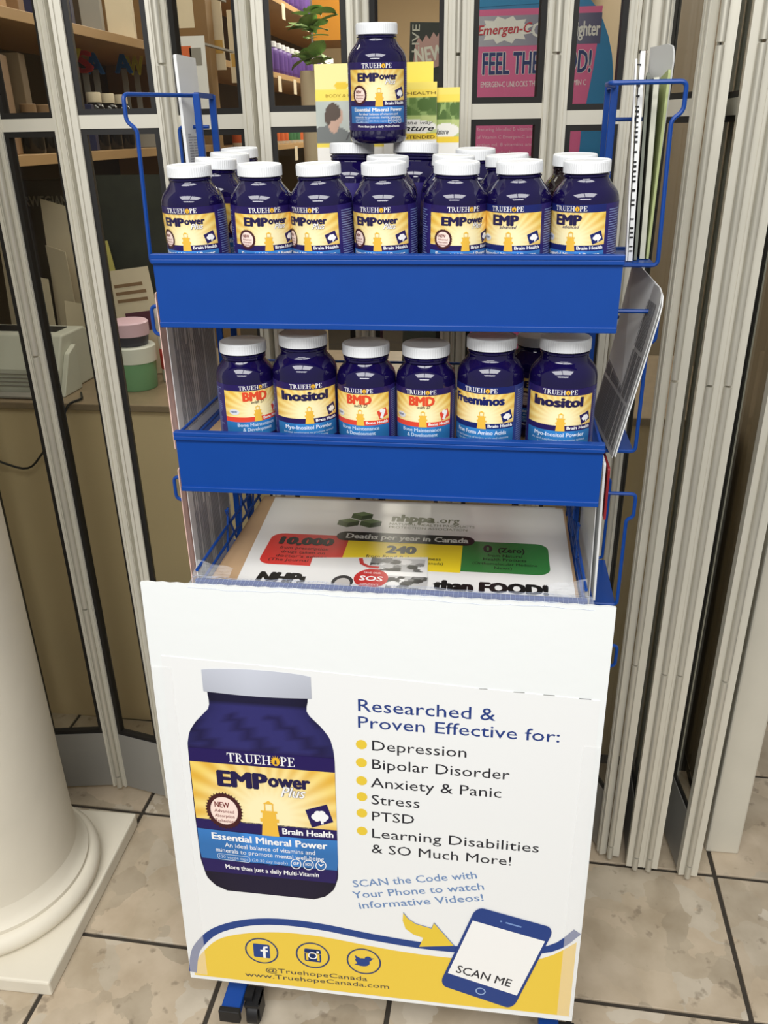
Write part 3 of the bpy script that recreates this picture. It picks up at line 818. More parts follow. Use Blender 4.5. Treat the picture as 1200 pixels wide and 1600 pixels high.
# wave
nv = [(.0053, .0149), (.011, .050), (.0213, .0762), (.0509, .1111), (.0992, .1351), (.157, .146), (.2245, .145), (.3022, .1352), (.3791, .1286), (.4335, .1281), (.487, .131), (.5758, .149), (.614, .1890)]
yl = [(.0075, .0090), (.015, .040), (.0259, .0614), (.0553, .0942), (.0975, .1123), (.1557, .1235), (.2238, .1241), (.3019, .1154), (.3573, .1103), (.4229, .1085), (.4876, .1114), (.5664, .1281), (.6145, .168)]
def smooth(p, n=4):
    out = []
    for i in range(len(p)-1):
        p0, p1, p2, p3 = p[max(0, i-1)], p[i], p[i+1], p[min(len(p)-1, i+2)]
        for q in range(n):
            t = q/n
            out.append(tuple(.5*((2*p1[d])+(-p0[d]+p2[d])*t+(2*p0[d]-5*p1[d]+4*p2[d]-p3[d])*t*t+(-p0[d]+3*p1[d]-3*p2[d]+p3[d])*t**3) for d in (0, 1)))
    return out+[p[-1]]
ny = smooth(nv); yy_ = smooth(yl)
art('wave_print', [(strip(ny, .0135), L(36, 66, 134), 2)], pm, sheet)
vs = []
for p in yy_: vs += [p, (p[0], .0085 if p[0] < .5 else .0115)]
art('yellow_print', [((vs, [(2*i, 2*i+1, 2*i+3, 2*i+2) for i in range(len(yy_)-1)]), L(236, 202, 72), 1)], pm, sheet)
# social icons
for q, (cx, cy) in enumerate([(.1261, .0799), (.2097, .0821), (.2919, .0813)]):
    it = [(ring(cx, cy, .0250, .0275, 36), L(44, 62, 110), 3)]
    IC = L(36, 66, 134); IY = L(236, 202, 72)
    if q == 0:
        it += [(rrect(cx-.0135, cx+.0135, cy-.0145, cy+.0145, .002), IC, 3), (merge(rect(cx+.002, cx+.0065, cy-.0145, cy+.006), rect(cx-.002, cx+.0105, cy-.001, cy+.003), strip([(cx+.0045, cy+.004), (cx+.005, cy+.0085), (cx+.0105, cy+.0095)], .0042)), WHITE, 4)]
    elif q == 1:
        it += [(rrect(cx-.0135, cx+.0135, cy-.0135, cy+.0135, .003), IC, 3), (rect(cx-.0135, cx+.0135, cy+.004, cy+.0048), IY, 4), (rrect(cx-.0125, cx+.0125, cy-.0125, cy+.0125, .0028), IC, 3), (ring(cx, cy, .0055, .0075, 24), WHITE, 5), (rrect(cx+.0065, cx+.0105, cy+.0065, cy+.0105, .0008), WHITE, 4)]
        it += [(rrect(cx-.011, cx-.0072, cy-.011, cy+.0035, .0008), IY, 4), (rrect(cx+.0072, cx+.011, cy-.011, cy+.0035, .0008), IY, 4)]
    else:
        it += [(merge(ell(cx-.001, cy-.002, .0105, .0085, 20), ell(cx+.007, cy+.006, .0055, .0055, 16), poly((cx+.011, cy+.008), (cx+.0165, cy+.0085), (cx+.0115, cy+.004)),
                      poly((cx-.0145, cy+.0115), (cx-.003, cy+.0045), (cx+.0, cy-.003), (cx-.011, cy-.002)), poly((cx-.0155, cy-.0085), (cx-.004, cy-.0105), (cx+.002, cy-.003), (cx-.008, cy-.004)),
                      poly((cx-.0145, cy+.004), (cx-.006, cy+.0), (cx-.006, cy-.006), (cx-.0125, cy-.002))), IC, 3)]
    art('icon_print', it, pm, sheet)
art('lettering', [(rot2d(text2d('@TruehopeCanada', .1302, .297, .0345, .0095), .028, (.1302, .0345)), L(60, 60, 70), 3)], pm, sheet)
art('lettering', [(rot2d(text2d('www.TruehopeCanada.com', .0949, .332, .0192, .0095), .034, (.0949, .0192)), L(60, 60, 70), 3)], pm, sheet)
# phone picture (its square code is left blank)
ph = [(.4637, .2197), (.5807, .1923), (.5274, .0141), (.4115, .0498)]
def quad_map(q):
    def f(u, v):
        a = [q[0][d]*(1-u)+q[1][d]*u for d in (0, 1)]; b = [q[3][d]*(1-u)+q[2][d]*u for d in (0, 1)]
        return (a[0]*(1-v)+b[0]*v, a[1]*(1-v)+b[1]*v)
    return f
qf = quad_map(ph)
def qa(a): return [qf(p[0], p[1]) for p in a[0]], a[1]
it = [(qa(rrect(0, 1, 0, 1, .10, 6)), L(34, 62, 130), 6), (qa(rect(.035, .965, .16, .83)), L(244, 244, 242), 7), (qa(rect(.42, .62, .075, .09)), L(120, 150, 205), 7), (qa(ell(.36, .083, .014, .009)), L(120, 150, 205), 7), (qa(ring(.52, .915, .05, .066, 24, .62)), L(150, 175, 215), 7)]
art('phone_print', it, pm, sheet)
sx0, sy0 = qf(.12, .79)
art('lettering', [(rot2d(text2d('SCAN ME', sx0, sx0+.0865, sy0, .0165, bold=.01), -.222, (sx0, sy0)), PBK, 8)], pm, sheet)
# bottle picture
bp = [(.0785, .568), (.0785, .5633), (.0800, .548), (.0790, .538), (.0559, .5115), (.0455, .494), (.0412, .4735), (.0406, .444), (.0400, .3409), (.0410, .2604), (.0477, .2250), (.060, .209), (.0800, .2000), (.1281, .1965), (.2147, .1995), (.2360, .209), (.2490, .225), (.2555, .2480), (.2562, .2966), (.2565, .4614), (.2555, .4800), (.2510, .501), (.2400, .518), (.2195, .5400), (.2190, .548), (.2220, .5612), (.2220, .568)]
def lr(y):
    def side(pts):
        for a, b in zip(pts[:-1], pts[1:]):
            lo, hi = min(a[1], b[1]), max(a[1], b[1])
            if lo-1e-6 <= y <= hi+1e-6: return a[0]+(b[0]-a[0])*((y-a[1])/(b[1]-a[1]) if b[1] != a[1] else 0)
    return side(bp[:13]), side(bp[14:])
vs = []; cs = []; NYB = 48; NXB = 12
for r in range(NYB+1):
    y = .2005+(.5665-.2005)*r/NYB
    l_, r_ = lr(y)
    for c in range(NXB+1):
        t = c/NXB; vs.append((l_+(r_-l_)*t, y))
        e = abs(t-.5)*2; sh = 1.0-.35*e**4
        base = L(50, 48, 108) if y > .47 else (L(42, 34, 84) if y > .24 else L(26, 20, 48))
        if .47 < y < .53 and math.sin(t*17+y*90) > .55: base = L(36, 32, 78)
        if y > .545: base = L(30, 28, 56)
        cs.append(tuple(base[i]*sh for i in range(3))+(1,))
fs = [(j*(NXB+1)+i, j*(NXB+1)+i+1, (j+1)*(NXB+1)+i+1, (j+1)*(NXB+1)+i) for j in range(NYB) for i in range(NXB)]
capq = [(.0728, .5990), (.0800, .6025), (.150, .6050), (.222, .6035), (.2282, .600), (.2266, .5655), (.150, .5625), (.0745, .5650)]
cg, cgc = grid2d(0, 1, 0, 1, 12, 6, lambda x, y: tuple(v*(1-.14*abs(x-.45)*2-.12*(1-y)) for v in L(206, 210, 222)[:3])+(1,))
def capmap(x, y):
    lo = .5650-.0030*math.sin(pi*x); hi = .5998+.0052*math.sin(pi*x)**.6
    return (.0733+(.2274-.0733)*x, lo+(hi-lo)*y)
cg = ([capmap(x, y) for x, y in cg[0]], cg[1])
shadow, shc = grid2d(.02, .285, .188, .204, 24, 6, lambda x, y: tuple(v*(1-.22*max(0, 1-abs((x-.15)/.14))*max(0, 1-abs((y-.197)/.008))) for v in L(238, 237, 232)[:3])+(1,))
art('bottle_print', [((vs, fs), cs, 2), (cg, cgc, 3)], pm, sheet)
def lm_(x, y, k):
    # printed label on the pictured bottle: bands sag a little at the middle
    return (.1490+x*.2145*(1-.045*max(0, (-y-.74)/.16)), -.0008-.00022*(k+3), .4675+y*.256-.004*(1-(2*x)**2)*(-y))
for nm, items in label_groups('EMPP', True).items():
    art(nm, items, lm_, sheet)
# short open gaps at the top of the sheet
for x0, x1, y in ((.4550, .466, .5990), (.5000, .5145, .5975), (.5390, .5535, .5960), (.5850, .6005, .5940)):
    art('sheet_gap', [(rect(x0, x1, y-.0004, y+.0005), L(120, 120, 116) if x0 < .58 else L(30, 30, 34), 1)], pm, sheet)
# clear tape down the sides of the sheet
M_TAPE = mat('clear_tape', (1, 1, 1, 1), .25, alpha=.16)
MB().box(.596, .6195, -.0016, -.0013, .012, .52).build('tape_strip', M_TAPE, board)
MB().box(.001, .03, -.0016, -.0013, .012, .60).build('tape_strip', M_TAPE, board)

# clear fibre tape holding the board to the tray
M_FTAPE = mat('fibre_tape', L(236, 240, 246), .2, alpha=.22)
M_FIBRE = mat('tape_fibre', L(210, 220, 240), .35, alpha=.55)
tp = thing('fibre_tape', 'clear gridded tape along the front bar of the open tray', 'tape', (-.128, .93, .836))
m = MB(); nseg = 30
def tz(x): return .0012*math.sin(x*40)+.0008*math.sin(x*130)
path = [(-.0245, -.0040), (-.0200, .0005), (-.0040, .0012), (.0050, -.0020)]
xs = [-.262+.528*i/nseg for i in range(nseg+1)]
vs = []
for x in xs:
    for (py, pz) in path: vs.append((x, py, pz+tz(x)+.0012))
n4 = len(path)
m.add(vs, [(i*n4+j, (i+1)*n4+j, (i+1)*n4+j+1, i*n4+j+1) for i in range(nseg) for j in range(n4-1)])
m.build('tape_film', M_FTAPE, tp)
m = MB()
for q in range(88):
    x = -.260+.524*q/87
    m.tube([(x, py, pz+tz(x)+.0015) for py, pz in path], .00022, 4)
for j in range(n4):
    m.tube([(x, path[j][0], path[j][1]+tz(x)+.0015) for x in xs], .00022, 4)
tag(m.build('fibre_mesh', M_FIBRE, tp), kind='stuff')
for sx, xx in ((-1, -.262), (1, .258)):
    m = MB(); vs = []
    for i in range(6):
        for j in range(6):
            u, v = i/5, j/5
            vs.append((xx+sx*(.002-u*.05), -.002+v*.028, .002+.010*v*(1-u)+.0015*math.sin(u*9+v*7)))
    m.add(vs, [(i*6+j, (i+1)*6+j, (i+1)*6+j+1, i*6+j+1) for i in range(5) for j in range(5)])
    m.build('tape_tail', M_FTAPE, tp)

# ------------------------------------------------------------------ sheets on the open tray
M_GLOSSY = mat('glossy_white_sheet', L(236, 236, 234), .26, spec=.45)
GLOSSINK = attr_mat('glossy_sheet_ink', .3, .4)
def flat_thing(name, label, cat, poly2, z, th, m, parent=None):
    mb = MB().prism(poly2, (1, 0, 0), (0, 1, 0), (0, 0, th), (0, 0, z))
    o = mb.build(name, m, parent)
    if label: tag(o, label, cat)
    return o
under = flat_thing('paper_sheet', 'plain white sheet under the deaths per year sheet on the tray', 'paper', [(-.300, .950), (.1215, .950), (.1225, 1.255), (-.300, 1.255)], .8114, .0006, M_GLOSSY)
nh = flat_thing('notice_sheet', 'white notice sheet with red, yellow and green boxes lying on the tray', 'paper', [(-.3425, .948), (.1115, .945), (.1105, 1.256), (-.3610, 1.254)], .8125, .0006, M_GLOSSY)
NZ = .8132
def nm_(x, y, k): return (x, y, NZ+.00012*k)
def nart(name, items): return art(name, items, nm_, nh, GLOSSINK)
hexs = []
for (cx, cy) in ((-.2190, 1.1655), (-.1830, 1.1665), (-.2005, 1.1925)):
    hx = .0195; hy = .0165
    P6 = [(cx+hx*math.sin(a), cy+hy*math.cos(a)) for a in [pi/3*i for i in range(6)]]
    hexs += [(poly(P6[0], P6[1], (cx, cy), P6[5]), L(112, 132, 92), 1), (poly(P6[1], P6[2], P6[3], (cx, cy)), L(60, 76, 52), 1), (poly((cx, cy), P6[3], P6[4], P6[5]), L(84, 102, 70), 1)]
nart('logo_print', hexs)
OL = L(124, 128, 104)
nart('lettering', [(text2d('nhppa', -.1515, -.0815, 1.178, .026, bold=.06), OL, 1)])
nart('lettering', [(text2d('.org', -.0790, -.0430, 1.179, .020, bold=.01), OL, 1)])
nart('lettering', [(text2d('NATURAL HEALTH PRODUCTS', -.1532, -.0185, 1.1645, .0080), OL, 1), (text2d('PROTECTION ASSOCIATION', -.1525, -.0297, 1.1525, .0080), OL, 1)])
GR, YE, RE = L(52, 128, 62), L(250, 222, 40), L(216, 52, 46)
RIM = L(26, 26, 24)
nart('red_box', [(merge(rrect(-.3285, -.2600, 1.0180, 1.1180, .018), rect(-.2800, -.2080, 1.0180, 1.1180)), RE, 1)])
nart('yellow_box', [(rect(-.2080, -.0345, 1.0195, 1.1190), YE, 2)])
nart('green_box', [(merge(rrect(.030, .0915, 1.0240, 1.1195, .018), rect(-.0345, .050, 1.0240, 1.1195)), GR, 1)])
nart('title_bar', [(rrect(-.2290, -.0170, 1.1030, 1.1340, .0150), L(34, 36, 34), 3), (text2d('Deaths per year in Canada', -.2140, -.0260, 1.1115, .0160, bold=.035), L(225, 228, 222), 4)])
BK = L(22, 22, 22)
nart('lettering', [(text2d('10,000', -.3130, -.2285, 1.0830, .0230, bold=.075), BK, 3)])
nart('lettering', [(text2d('from prescription', -.3070, -.2330, 1.0670, .0085), BK, 3), (text2d('drugs taken on', -.3020, -.2360, 1.0540, .0085), BK, 3), (text2d("doctor's advice", -.3070, -.2300, 1.0410, .0085), BK, 3), (text2d('(The Journal of the', -.3150, -.2230, 1.0290, .0080), BK, 3)])
nart('lettering', [(text2d('240', -.1475, -.1015, 1.0690, .0230, bold=.075), BK, 3)])
nart('lettering', [(text2d('from Food Related Illness', -.1740, -.0640, 1.0520, .0090, bold=.012), BK, 3), (text2d('(Health Canada)', -.1150, -.0600, 1.0390, .0080), BK, 3)])
nart('lettering', [(text2d('0', -.0040, .0100, 1.0860, .0225, bold=.04), BK, 3), (text2d('(Zero)', .0180, .0570, 1.0870, .0150, bold=.03), BK, 3)])
nart('lettering', [(text2d('from Natural', .0030, .0530, 1.0720, .0085, bold=.01), BK, 3), (text2d('Health Products', -.0030, .0590, 1.0600, .0085, bold=.01), BK, 3), (text2d('(Orthomolecular Medicine', -.0180, .0740, 1.0470, .0080), BK, 3), (text2d('News)', .0130, .0380, 1.0350, .0080), BK, 3)])
nart('lettering', [(text2d('NHPs', -.3180, -.2445, .9680, .0260, bold=.085, shear=.1), BK, 3)])
nart('lettering', [(text2d('than FOOD!', -.0705, .0870, .9700, .0255, bold=.085), BK, 3)])
sos = flat_thing('advert_card', 'small white card with red SOS roundel lying on the notice sheet', 'card', [(-.2465, .9485), (-.0760, .9500), (-.0830, 1.0590), (-.2505, 1.0410)], .8142, .0005, M_GLOSSY)
def sm(x, y, k): return (x, y, .8149+.00012*k)
rnd = random.Random(3)
def mono(x0, x1, y0, y1, nx, ny, seed, dens):
    rr = random.Random(seed); blobs = [(rr.uniform(x0, x1), rr.uniform(y0, y1), rr.uniform(.004, .012), rr.choice((40, 70, 120, 200, 235))) for _ in range(dens)]
    def cf(x, y):
        v = 190
        for bx, by, br, bv in blobs:
            if (x-bx)**2+((y-by)*1.3)**2 < br*br: v = bv
        return L(v, v, v)
    return grid2d(x0, x1, y0, y1, nx, ny, cf)
g1, c1 = mono(-.2060, -.1750, .9530, 1.0060, 20, 24, 2, 7)
g2, c2 = mono(-.1640, -.0860, 1.0120, 1.0500, 40, 24, 5, 26)
g3, c3 = mono(-.1340, -.0780, .9520, .9990, 34, 26, 9, 22)
art('photo_print', [(g2, c2, 1)], sm, sos, GLOSSINK); art('photo_print', [(g3, c3, 1)], sm, sos, GLOSSINK)
# a face with dark hair, in greys
art('portrait_print', [(ell(-.1950, .9740, .0150, .0190), L(60, 60, 62), 1), (ell(-.1945, .9690, .0110, .0160), L(200, 196, 192), 2), (rect(-.2110, -.1790, .9500, .9570), L(90, 92, 98), 2)], sm, sos, GLOSSINK)
art('curl_print', [(strip([(-.1800, 1.045), (-.176, 1.030), (-.166, 1.022), (-.150, 1.020)], .006), L(200, 60, 56), 2)], sm, sos, GLOSSINK)
art('roundel_print', [(ell(-.1568, .9880, .0240, .0265, 36), L(196, 46, 46), 3), (text2d('SOS', -.1730, -.1400, .9810, .0130, bold=.03), WHITE, 4), (text2d('SAVE OUR', -.1690, -.1450, 1.0010, .0045), WHITE, 4), (text2d('SUPPLEMENTS', -.1700, -.1440, .9690, .0042), WHITE, 4)], sm, sos, GLOSSINK)

# ------------------------------------------------------------------ yellow brochures behind the raised bottle
def brochure(x, y, wd, ht, rz, lean, label, cf, letters, z=None, ny=50, nx=26):
    root = thing('brochure', label, 'brochure', (x, y, (z if z else shelf_z1(y)+.001)), (-lean, 0, rz), group='yellow brochures on the top tier')
    MB().box(0, wd, 0, .0012, 0, ht).build('card', M_PAPER, root)
    g, c = grid2d(0, wd, 0, ht, nx, ny, lambda a, b: cf(a/wd, b/ht))
    mp = lambda a, b, k: (a, -.0002-.00015*k, b)
    art('cover_print', [(g, c, 0)], mp, root)
    for s, x0, x1, yy, cap, col, bold, shr in letters:
        art('lettering', [(text2d(s, x0*wd, x1*wd, yy*ht, cap*ht, bold=bold, shear=shr), col, 2)], mp, root)
    return root
YL = L(250, 226, 92); YP = L(250, 234, 150); WH = L(246, 244, 236)
def blob(x, y, cx, cy, rx, ry): return ((x-cx)/rx)**2+((y-cy)/ry)**2 < 1
def cov_man(x, y):
    if y > .865: return L(248, 236, 160) if not blob(x, y, .36, .885, .10, .022) else L(240, 204, 60)
    if y > .806: return L(250, 228, 100)
    if y < .550: return WH
    if y < .576: return YL
    if blob(x, y, .235, .745, .105, .048) or blob(x, y, .16, .715, .05, .04): return L(92, 78, 68)
    if blob(x, y, .29, .720, .085, .046) or blob(x, y, .24, .680, .075, .05): return L(206, 170, 150)
    if blob(x, y, .17, .585, .34, .085): return L(122, 126, 124)
    if blob(x, y, .80, .68, .10, .07): return L(216, 202, 194)
    if blob(x, y, .62, .605, .32, .040): return L(242, 242, 236)
    t = .5+.5*math.sin(x*9+y*14)
    return L(186+14*t, 194+12*t, 186+12*t)
_rt = random.Random(21); TREES = [(_rt.uniform(0, 1), _rt.uniform(.78, .93), _rt.uniform(.05, .16)) for _ in range(26)]
def cov_tree(x, y):
    if y > .955: return L(248, 226, 110)
    if y > .915: return L(250, 222, 90)
    if y < .655: return WH
    if y < .695: return L(248, 214, 60)
    if blob(x, y, .50, .735, .50, .045): return L(244, 242, 232)
    t = max([0]+[1-.25*(q % 3) for q, (bx, by, br) in enumerate(TREES) if blob(x, y, bx, by, br, br*.32)])
    if y > .80: return L(150-70*t, 176-66*t, 104-56*t)
    return L(194-20*t, 206-14*t, 134-20*t)
bk = brochure(-.1360, 1.2320, .041, .2270, 0, .03, 'tall yellow brochure peeking out highest, right of the raised bottle', lambda x, y: YL if y > .8 or x > .55 else L(250, 232, 130), [])
b1 = brochure(-.2545, 1.2235, .1000, .2275, .03, .03, 'yellow brochure with a bearded man on its cover, left of the raised bottle', cov_man, ny=130, nx=64, letters=[('BODY & BRAIN HEALTH', .14, .97, .824, .016, L(190, 160, 50), .01, 0), ('Nature', .40, 1.0, .590, .045, L(90, 90, 90), .01, .35)])
b2 = brochure(-.1610, 1.2210, .0720, .2030, -.03, .02, 'yellow brochure with trees on its cover, right of the raised bottle', cov_tree, ny=130, nx=40, letters=[('HEALTH', .45, .98, .928, .016, L(120, 96, 30), .01, 0), ('Nature', .2, .95, .712, .034, L(40, 40, 44), .015, .35), ('INTENDED', .35, .97, .664, .020, L(110, 80, 20), .02, 0), ('the way', .45, .93, .752, .020, L(90, 90, 90), .005, .3)])
b3 = brochure(-.0950, 1.2260, .0360, .1960, -.05, .03, 'narrow yellow brochure with trees, rightmost and leaning outward', cov_tree, ny=130, nx=40, letters=[('Nature', .05, .6, .712, .034, L(40, 40, 44), .015, .35)])

# ------------------------------------------------------------------ papers in the side pockets
def leaf(name, label, cat, pts, th, m, group=None, lines=None, rnd_c=.004):
    """sheet given by 4 corners: near bottom, near top, far top, far bottom (rounded near-top corner)"""
    a, b, c, d = [Vector(p) for p in pts]
    root = thing(name, label, cat, tuple(a), group=group)
    if lines: c = b+(d-a)
    n = (b-a).cross(d-a).normalized()
    P = []
    for t in (0, .25, .5, .75): P.append(a.lerp(b, t)-n*0)
    r = min(rnd_c, (b-a).length*.2)
    s = b+(a-b).normalized()*r; e = b+(c-b).normalized()*r
    for t in (0, .3, .6, 1): P.append(s*(1-t)**2+b*2*t*(1-t)+e*t*t)
    P += [c, d]
    k = len(P)
    mb = MB().add([p-a for p in P]+[p-a+n*th for p in P], [tuple(range(k)), tuple(range(2*k-1, k-1, -1))]+[(i, (i+1) % k, k+(i+1) % k, k+i) for i in range(k)])
    mb.build('page', m, root)
    if lines:
        side, cols, nr, colr, u0, u1, v0, v1 = lines
        off = n*(th+.0003) if side > 0 else -n*.0003
        U = (d-a); W = (b-a); rr = random.Random(5)
        it = []
        for cI in range(cols):
            for q in range(nr):
                if rr.random() < .06: continue
                x0 = u0+(u1-u0)*cI/cols; x1 = x0+(u1-u0)/cols*((.55 if cols > 20 else .86)-.25*(rr.random() < .2)*rr.random())
                y0 = v0+(v1-v0)*q/nr
                it.append((rect(x0, x1, y0, y0+(v1-v0)/nr*((.45 if cols < 20 else .93) if nr > 1 else .95-.3*(rr.random() < .2))), colr, 0))
        o = art('text_lines', it, lambda x, y, kk: (U*x+W*y+off), root); tag(o, kind='stuff')
    return root
GP = M_GREYP
M_PINK = mat('pale_pink_card', L(236, 200, 188), .6); M_RED = mat('dark_red_print', L(150, 40, 44), .5); M_GREEN = mat('pale_green_print', L(176, 186, 130), .6)
M_SHADOW = mat('grey_green_shadow', L(120, 124, 112), .6, noise=.2, nscale=30)  # shadow tone between the pocket boards, put into the colour
DK = L(110, 110, 112)
# right, top pocket
leaf('foam_board', 'thin white board, leftmost in the upper right wire pocket', 'board', [(0.1587, 1.0810, 1.2295), (0.1463, 1.0810, 1.4497), (0.1607, 1.1900, 1.4443), (0.1724, 1.1900, 1.2295)], .002, M_PAPER)
fb = leaf('corrugated_board', 'corrugated white board with open flutes in the upper right wire pocket', 'board', [(0.1646, 1.0810, 1.2295), (0.1544, 1.0810, 1.4572), (0.1688, 1.1900, 1.4550), (0.1785, 1.1900, 1.2295)], .0052, M_PAPER)
fl_ = MB(); rs0 = random.Random(8)
for q in range(40):
    z = .006+q*.0053
    if rs0.random() < .25: continue
    fl_.box(-.0135*z/.219+.0000-.0045, -.0135*z/.219-.0005, -.0006, .0004, z, z+.0012+.0014*rs0.random())
tag(fl_.build('flute_holes', M_BLACK, fb), kind='stuff')
leaf('shadow_board', 'grey board standing in for the shadow behind the corrugated one in the upper right wire pocket', 'board', [(0.1715, 1.0910, 1.2295), (0.1635, 1.0910, 1.4357), (0.1770, 1.1900, 1.4357), (0.1836, 1.1900, 1.2295)], .0035, M_SHADOW)  # board added as the shadow band beside the corrugated one
mg = leaf('magazine', 'folded pale magazine with greenish spine in the upper right wire pocket', 'magazine', [(0.1822, 1.1010, 1.2295), (0.1758, 1.1010, 1.4315), (0.1816, 1.1800, 1.4272), (0.1887, 1.1800, 1.2295)], .006, mat('pale_magazine', L(206, 206, 188), .5, noise=.25, nscale=40))
leaf('magazine', 'greenish leaflet behind the pale magazine in the upper right pocket', 'magazine', [(.1870, 1.10, 1.2295), (.1880, 1.10, 1.439), (.1890, 1.18, 1.43), (.1880, 1.18, 1.2295)], .003, M_GREEN)
leaf('rounded_card', 'large grey card with rounded corner rising above the upper right pocket', 'card', [(.1900, 1.13, 1.2295), (.1960, 1.13, 1.468), (.1780, 1.195, 1.468), (.1780, 1.195, 1.2295)], .002, GP, rnd_c=.02)
# right, middle pocket: leaning sheets of small print
leaf('printed_sheet', 'grey sheet of small print leaning out of the middle right wire pocket', 'paper', [(.1565, 1.015, .995), (.1960, 1.015, 1.205), (.1790, 1.19, 1.222), (.1490, 1.20, .990)], .0012, GP, rnd_c=.03, lines=(1, 34, 3, L(96, 96, 98), .06, .97, .03, .93))
leaf('printed_sheet', 'white sheet behind the grey sheet of small print in the middle right pocket', 'paper', [(.1605, 1.018, .995), (.1990, 1.018, 1.200), (.1840, 1.19, 1.217), (.1540, 1.20, .990)], .0014, M_PAPER, rnd_c=.03)
# right, lower pocket
rm = leaf('magazine', 'white and dark red magazine at the right of the middle fascia', 'magazine', [(.1545, 1.02, .780), (.1500, 1.02, .985), (.1500, 1.18, .985), (.1545, 1.18, .780)], .003, M_PAPER)
leaf('magazine', 'dark red spined magazine in the lower right pocket', 'magazine', [(.1570, 1.02, .905), (.1560, 1.02, .978), (.1560, 1.18, .978), (.1570, 1.18, .905)], .003, M_RED)
for q, (xa, xb) in enumerate(((.1500, .1440),)):
    leaf('paper_sheet', 'thin white sheet bowing down into the lower right pocket', 'paper', [(xa-.006, 1.0, .775), (xb-.004, 1.0, .945), (xb-.004, 1.17, .945), (xa-.006, 1.17, .775)], .0008, M_PAPER)
# left, top pocket
mgl = leaf('magazine', 'white magazine standing in the upper left wire pocket', 'magazine', [(-.4180, 1.165, 1.232), (-.4220, 1.165, 1.474), (-.4220, 1.233, 1.470), (-.4180, 1.240, 1.232)], .004, M_PAPER, lines=(-1, 3, 40, L(170, 170, 176), .12, .9, .06, .62))
# left, middle and lower pockets
leaf('printed_sheet', 'sheet of small print in the middle left wire pocket', 'paper', [(-.4200, 1.018, .992), (-.4200, 1.018, 1.200), (-.4200, 1.200, 1.200), (-.4200, 1.200, .992)], .0012, M_PAPER, lines=(-1, 44, 1, L(150, 150, 156), .10, .97, .06, .90))
leaf('pink_card', 'pale pink card behind the small print sheet in the middle left pocket', 'card', [(-.4235, 1.004, .992), (-.4235, 1.004, 1.200), (-.4235, 1.190, 1.200), (-.4235, 1.190, .992)], .0012, M_PINK)
leaf('printed_sheet', 'sheet of small print in the lower left wire pocket', 'paper', [(-.4200, 1.018, .757), (-.4200, 1.018, .962), (-.4200, 1.190, .962), (-.4200, 1.190, .757)], .0012, M_PAPER, lines=(-1, 44, 1, L(150, 150, 156), .10, .97, .06, .90))
leaf('pink_card', 'pale pink card behind the small print sheet in the lower left pocket', 'card', [(-.4235, 1.004, .757), (-.4235, 1.004, .962), (-.4235, 1.180, .962), (-.4235, 1.180, .757)], .0012, M_PINK)

# ------------------------------------------------------------------ inside the store
ct = thing('service_counter', 'khaki service counter just behind the glass doors', 'counter', (-.45, 1.85, 0))
MB().box(-.905, .925, -.235, .25, 0, .842).build('counter_front', M_KHAKI, ct)
MB().box(-.905, .925, -.25, .26, .8425, .858).build('counter_top', M_CTOP, ct, bevel=.002)
CT = .8585
# wall shelves along the left wall
def wall_shelf(name, label, y0, y1, z, x1=-1.0):
    o = MB().box(-1.358, x1, y0, y1, z-.022, z).build(name, M_WOOD, bevel=.001)
    return tag(o, label, 'shelf', 'wooden wall shelves')
wall_shelf('wall_shelf', 'wooden shelf board above the coloured letters, nearest the doors', 1.62, 3.04, 1.618)
wall_shelf('wall_shelf', 'wooden shelf board above the printer and papers', 1.62, 3.04, 1.345)
wall_shelf('wall_shelf', 'highest wooden shelf board in the far bay behind the plants', 3.12, 6.3, 1.915)
wall_shelf('wall_shelf', 'middle wooden shelf board with purple bottles in the far bay', 3.12, 6.3, 1.620)
wall_shelf('wall_shelf', 'lower wooden shelf board with red and green labelled bottles in the far bay', 3.12, 6.3, 1.330)
o = MB().box(-1.358, -.985, 3.045, 3.11, 0, 2.3).build('shelf_partition', mat('partition_wood', L(150, 118, 76), .6, noise=.1, nscale=4)); tag(o, 'tall wooden partition between the two shelf bays', 'partition')

rs = random.Random(11)
def small_bottle(label, r, h, body, cap, band, group):
    root = thing('shelf_bottle', label, 'bottle', group=group)
    MB().lathe([(r*.9, 0), (r, .004), (r, h*.70), (r*.85, h*.78), (r*.6, h*.82), (r*.6, h*.86)], 18).build('bottle_body', body, root, smooth=True)
    MB().lathe([(r*.72, h*.83), (r*.72, h*.985), (r*.66, h)], 18).build('cap', cap, root, smooth=True)
    if band:
        MB().lathe([(r*1.01, h*.12), (r*1.015, h*.13), (r*1.015, h*.62), (r*1.01, h*.63)], 18).build('label', band, root, smooth=True)
    collect_kids(root)
    return root
M_PURPLE = mat('purple_label', L(96, 66, 140), .5); M_ORANGE = mat('orange_label', L(222, 110, 62), .5); M_GRN = mat('green_label', L(72, 124, 84), .5)
M_REDL = mat('red_label', L(206, 56, 46), .5); M_WHITEB = mat('white_bottle', L(232, 228, 218), .45); M_DKB = mat('dark_bottle', L(30, 26, 24), .15); M_TEAL = mat('teal_box', L(60, 110, 120), .5)
M_CREAM = mat('cream_paper', L(226, 212, 184), .65, noise=.06, nscale=30); M_NAVYB = mat('navy_box', L(32, 34, 72), .5); M_GREYB = mat('grey_box', L(150, 146, 138), .55); M_BRNB = mat('brown_box', L(140, 110, 78), .6)
G1 = 'purple bottles on the far middle shelf'
def fill(proto, spots):
    f = True
    for p in spots:
        o = proto if f else copy_tree(proto); f = False
        o.location = p
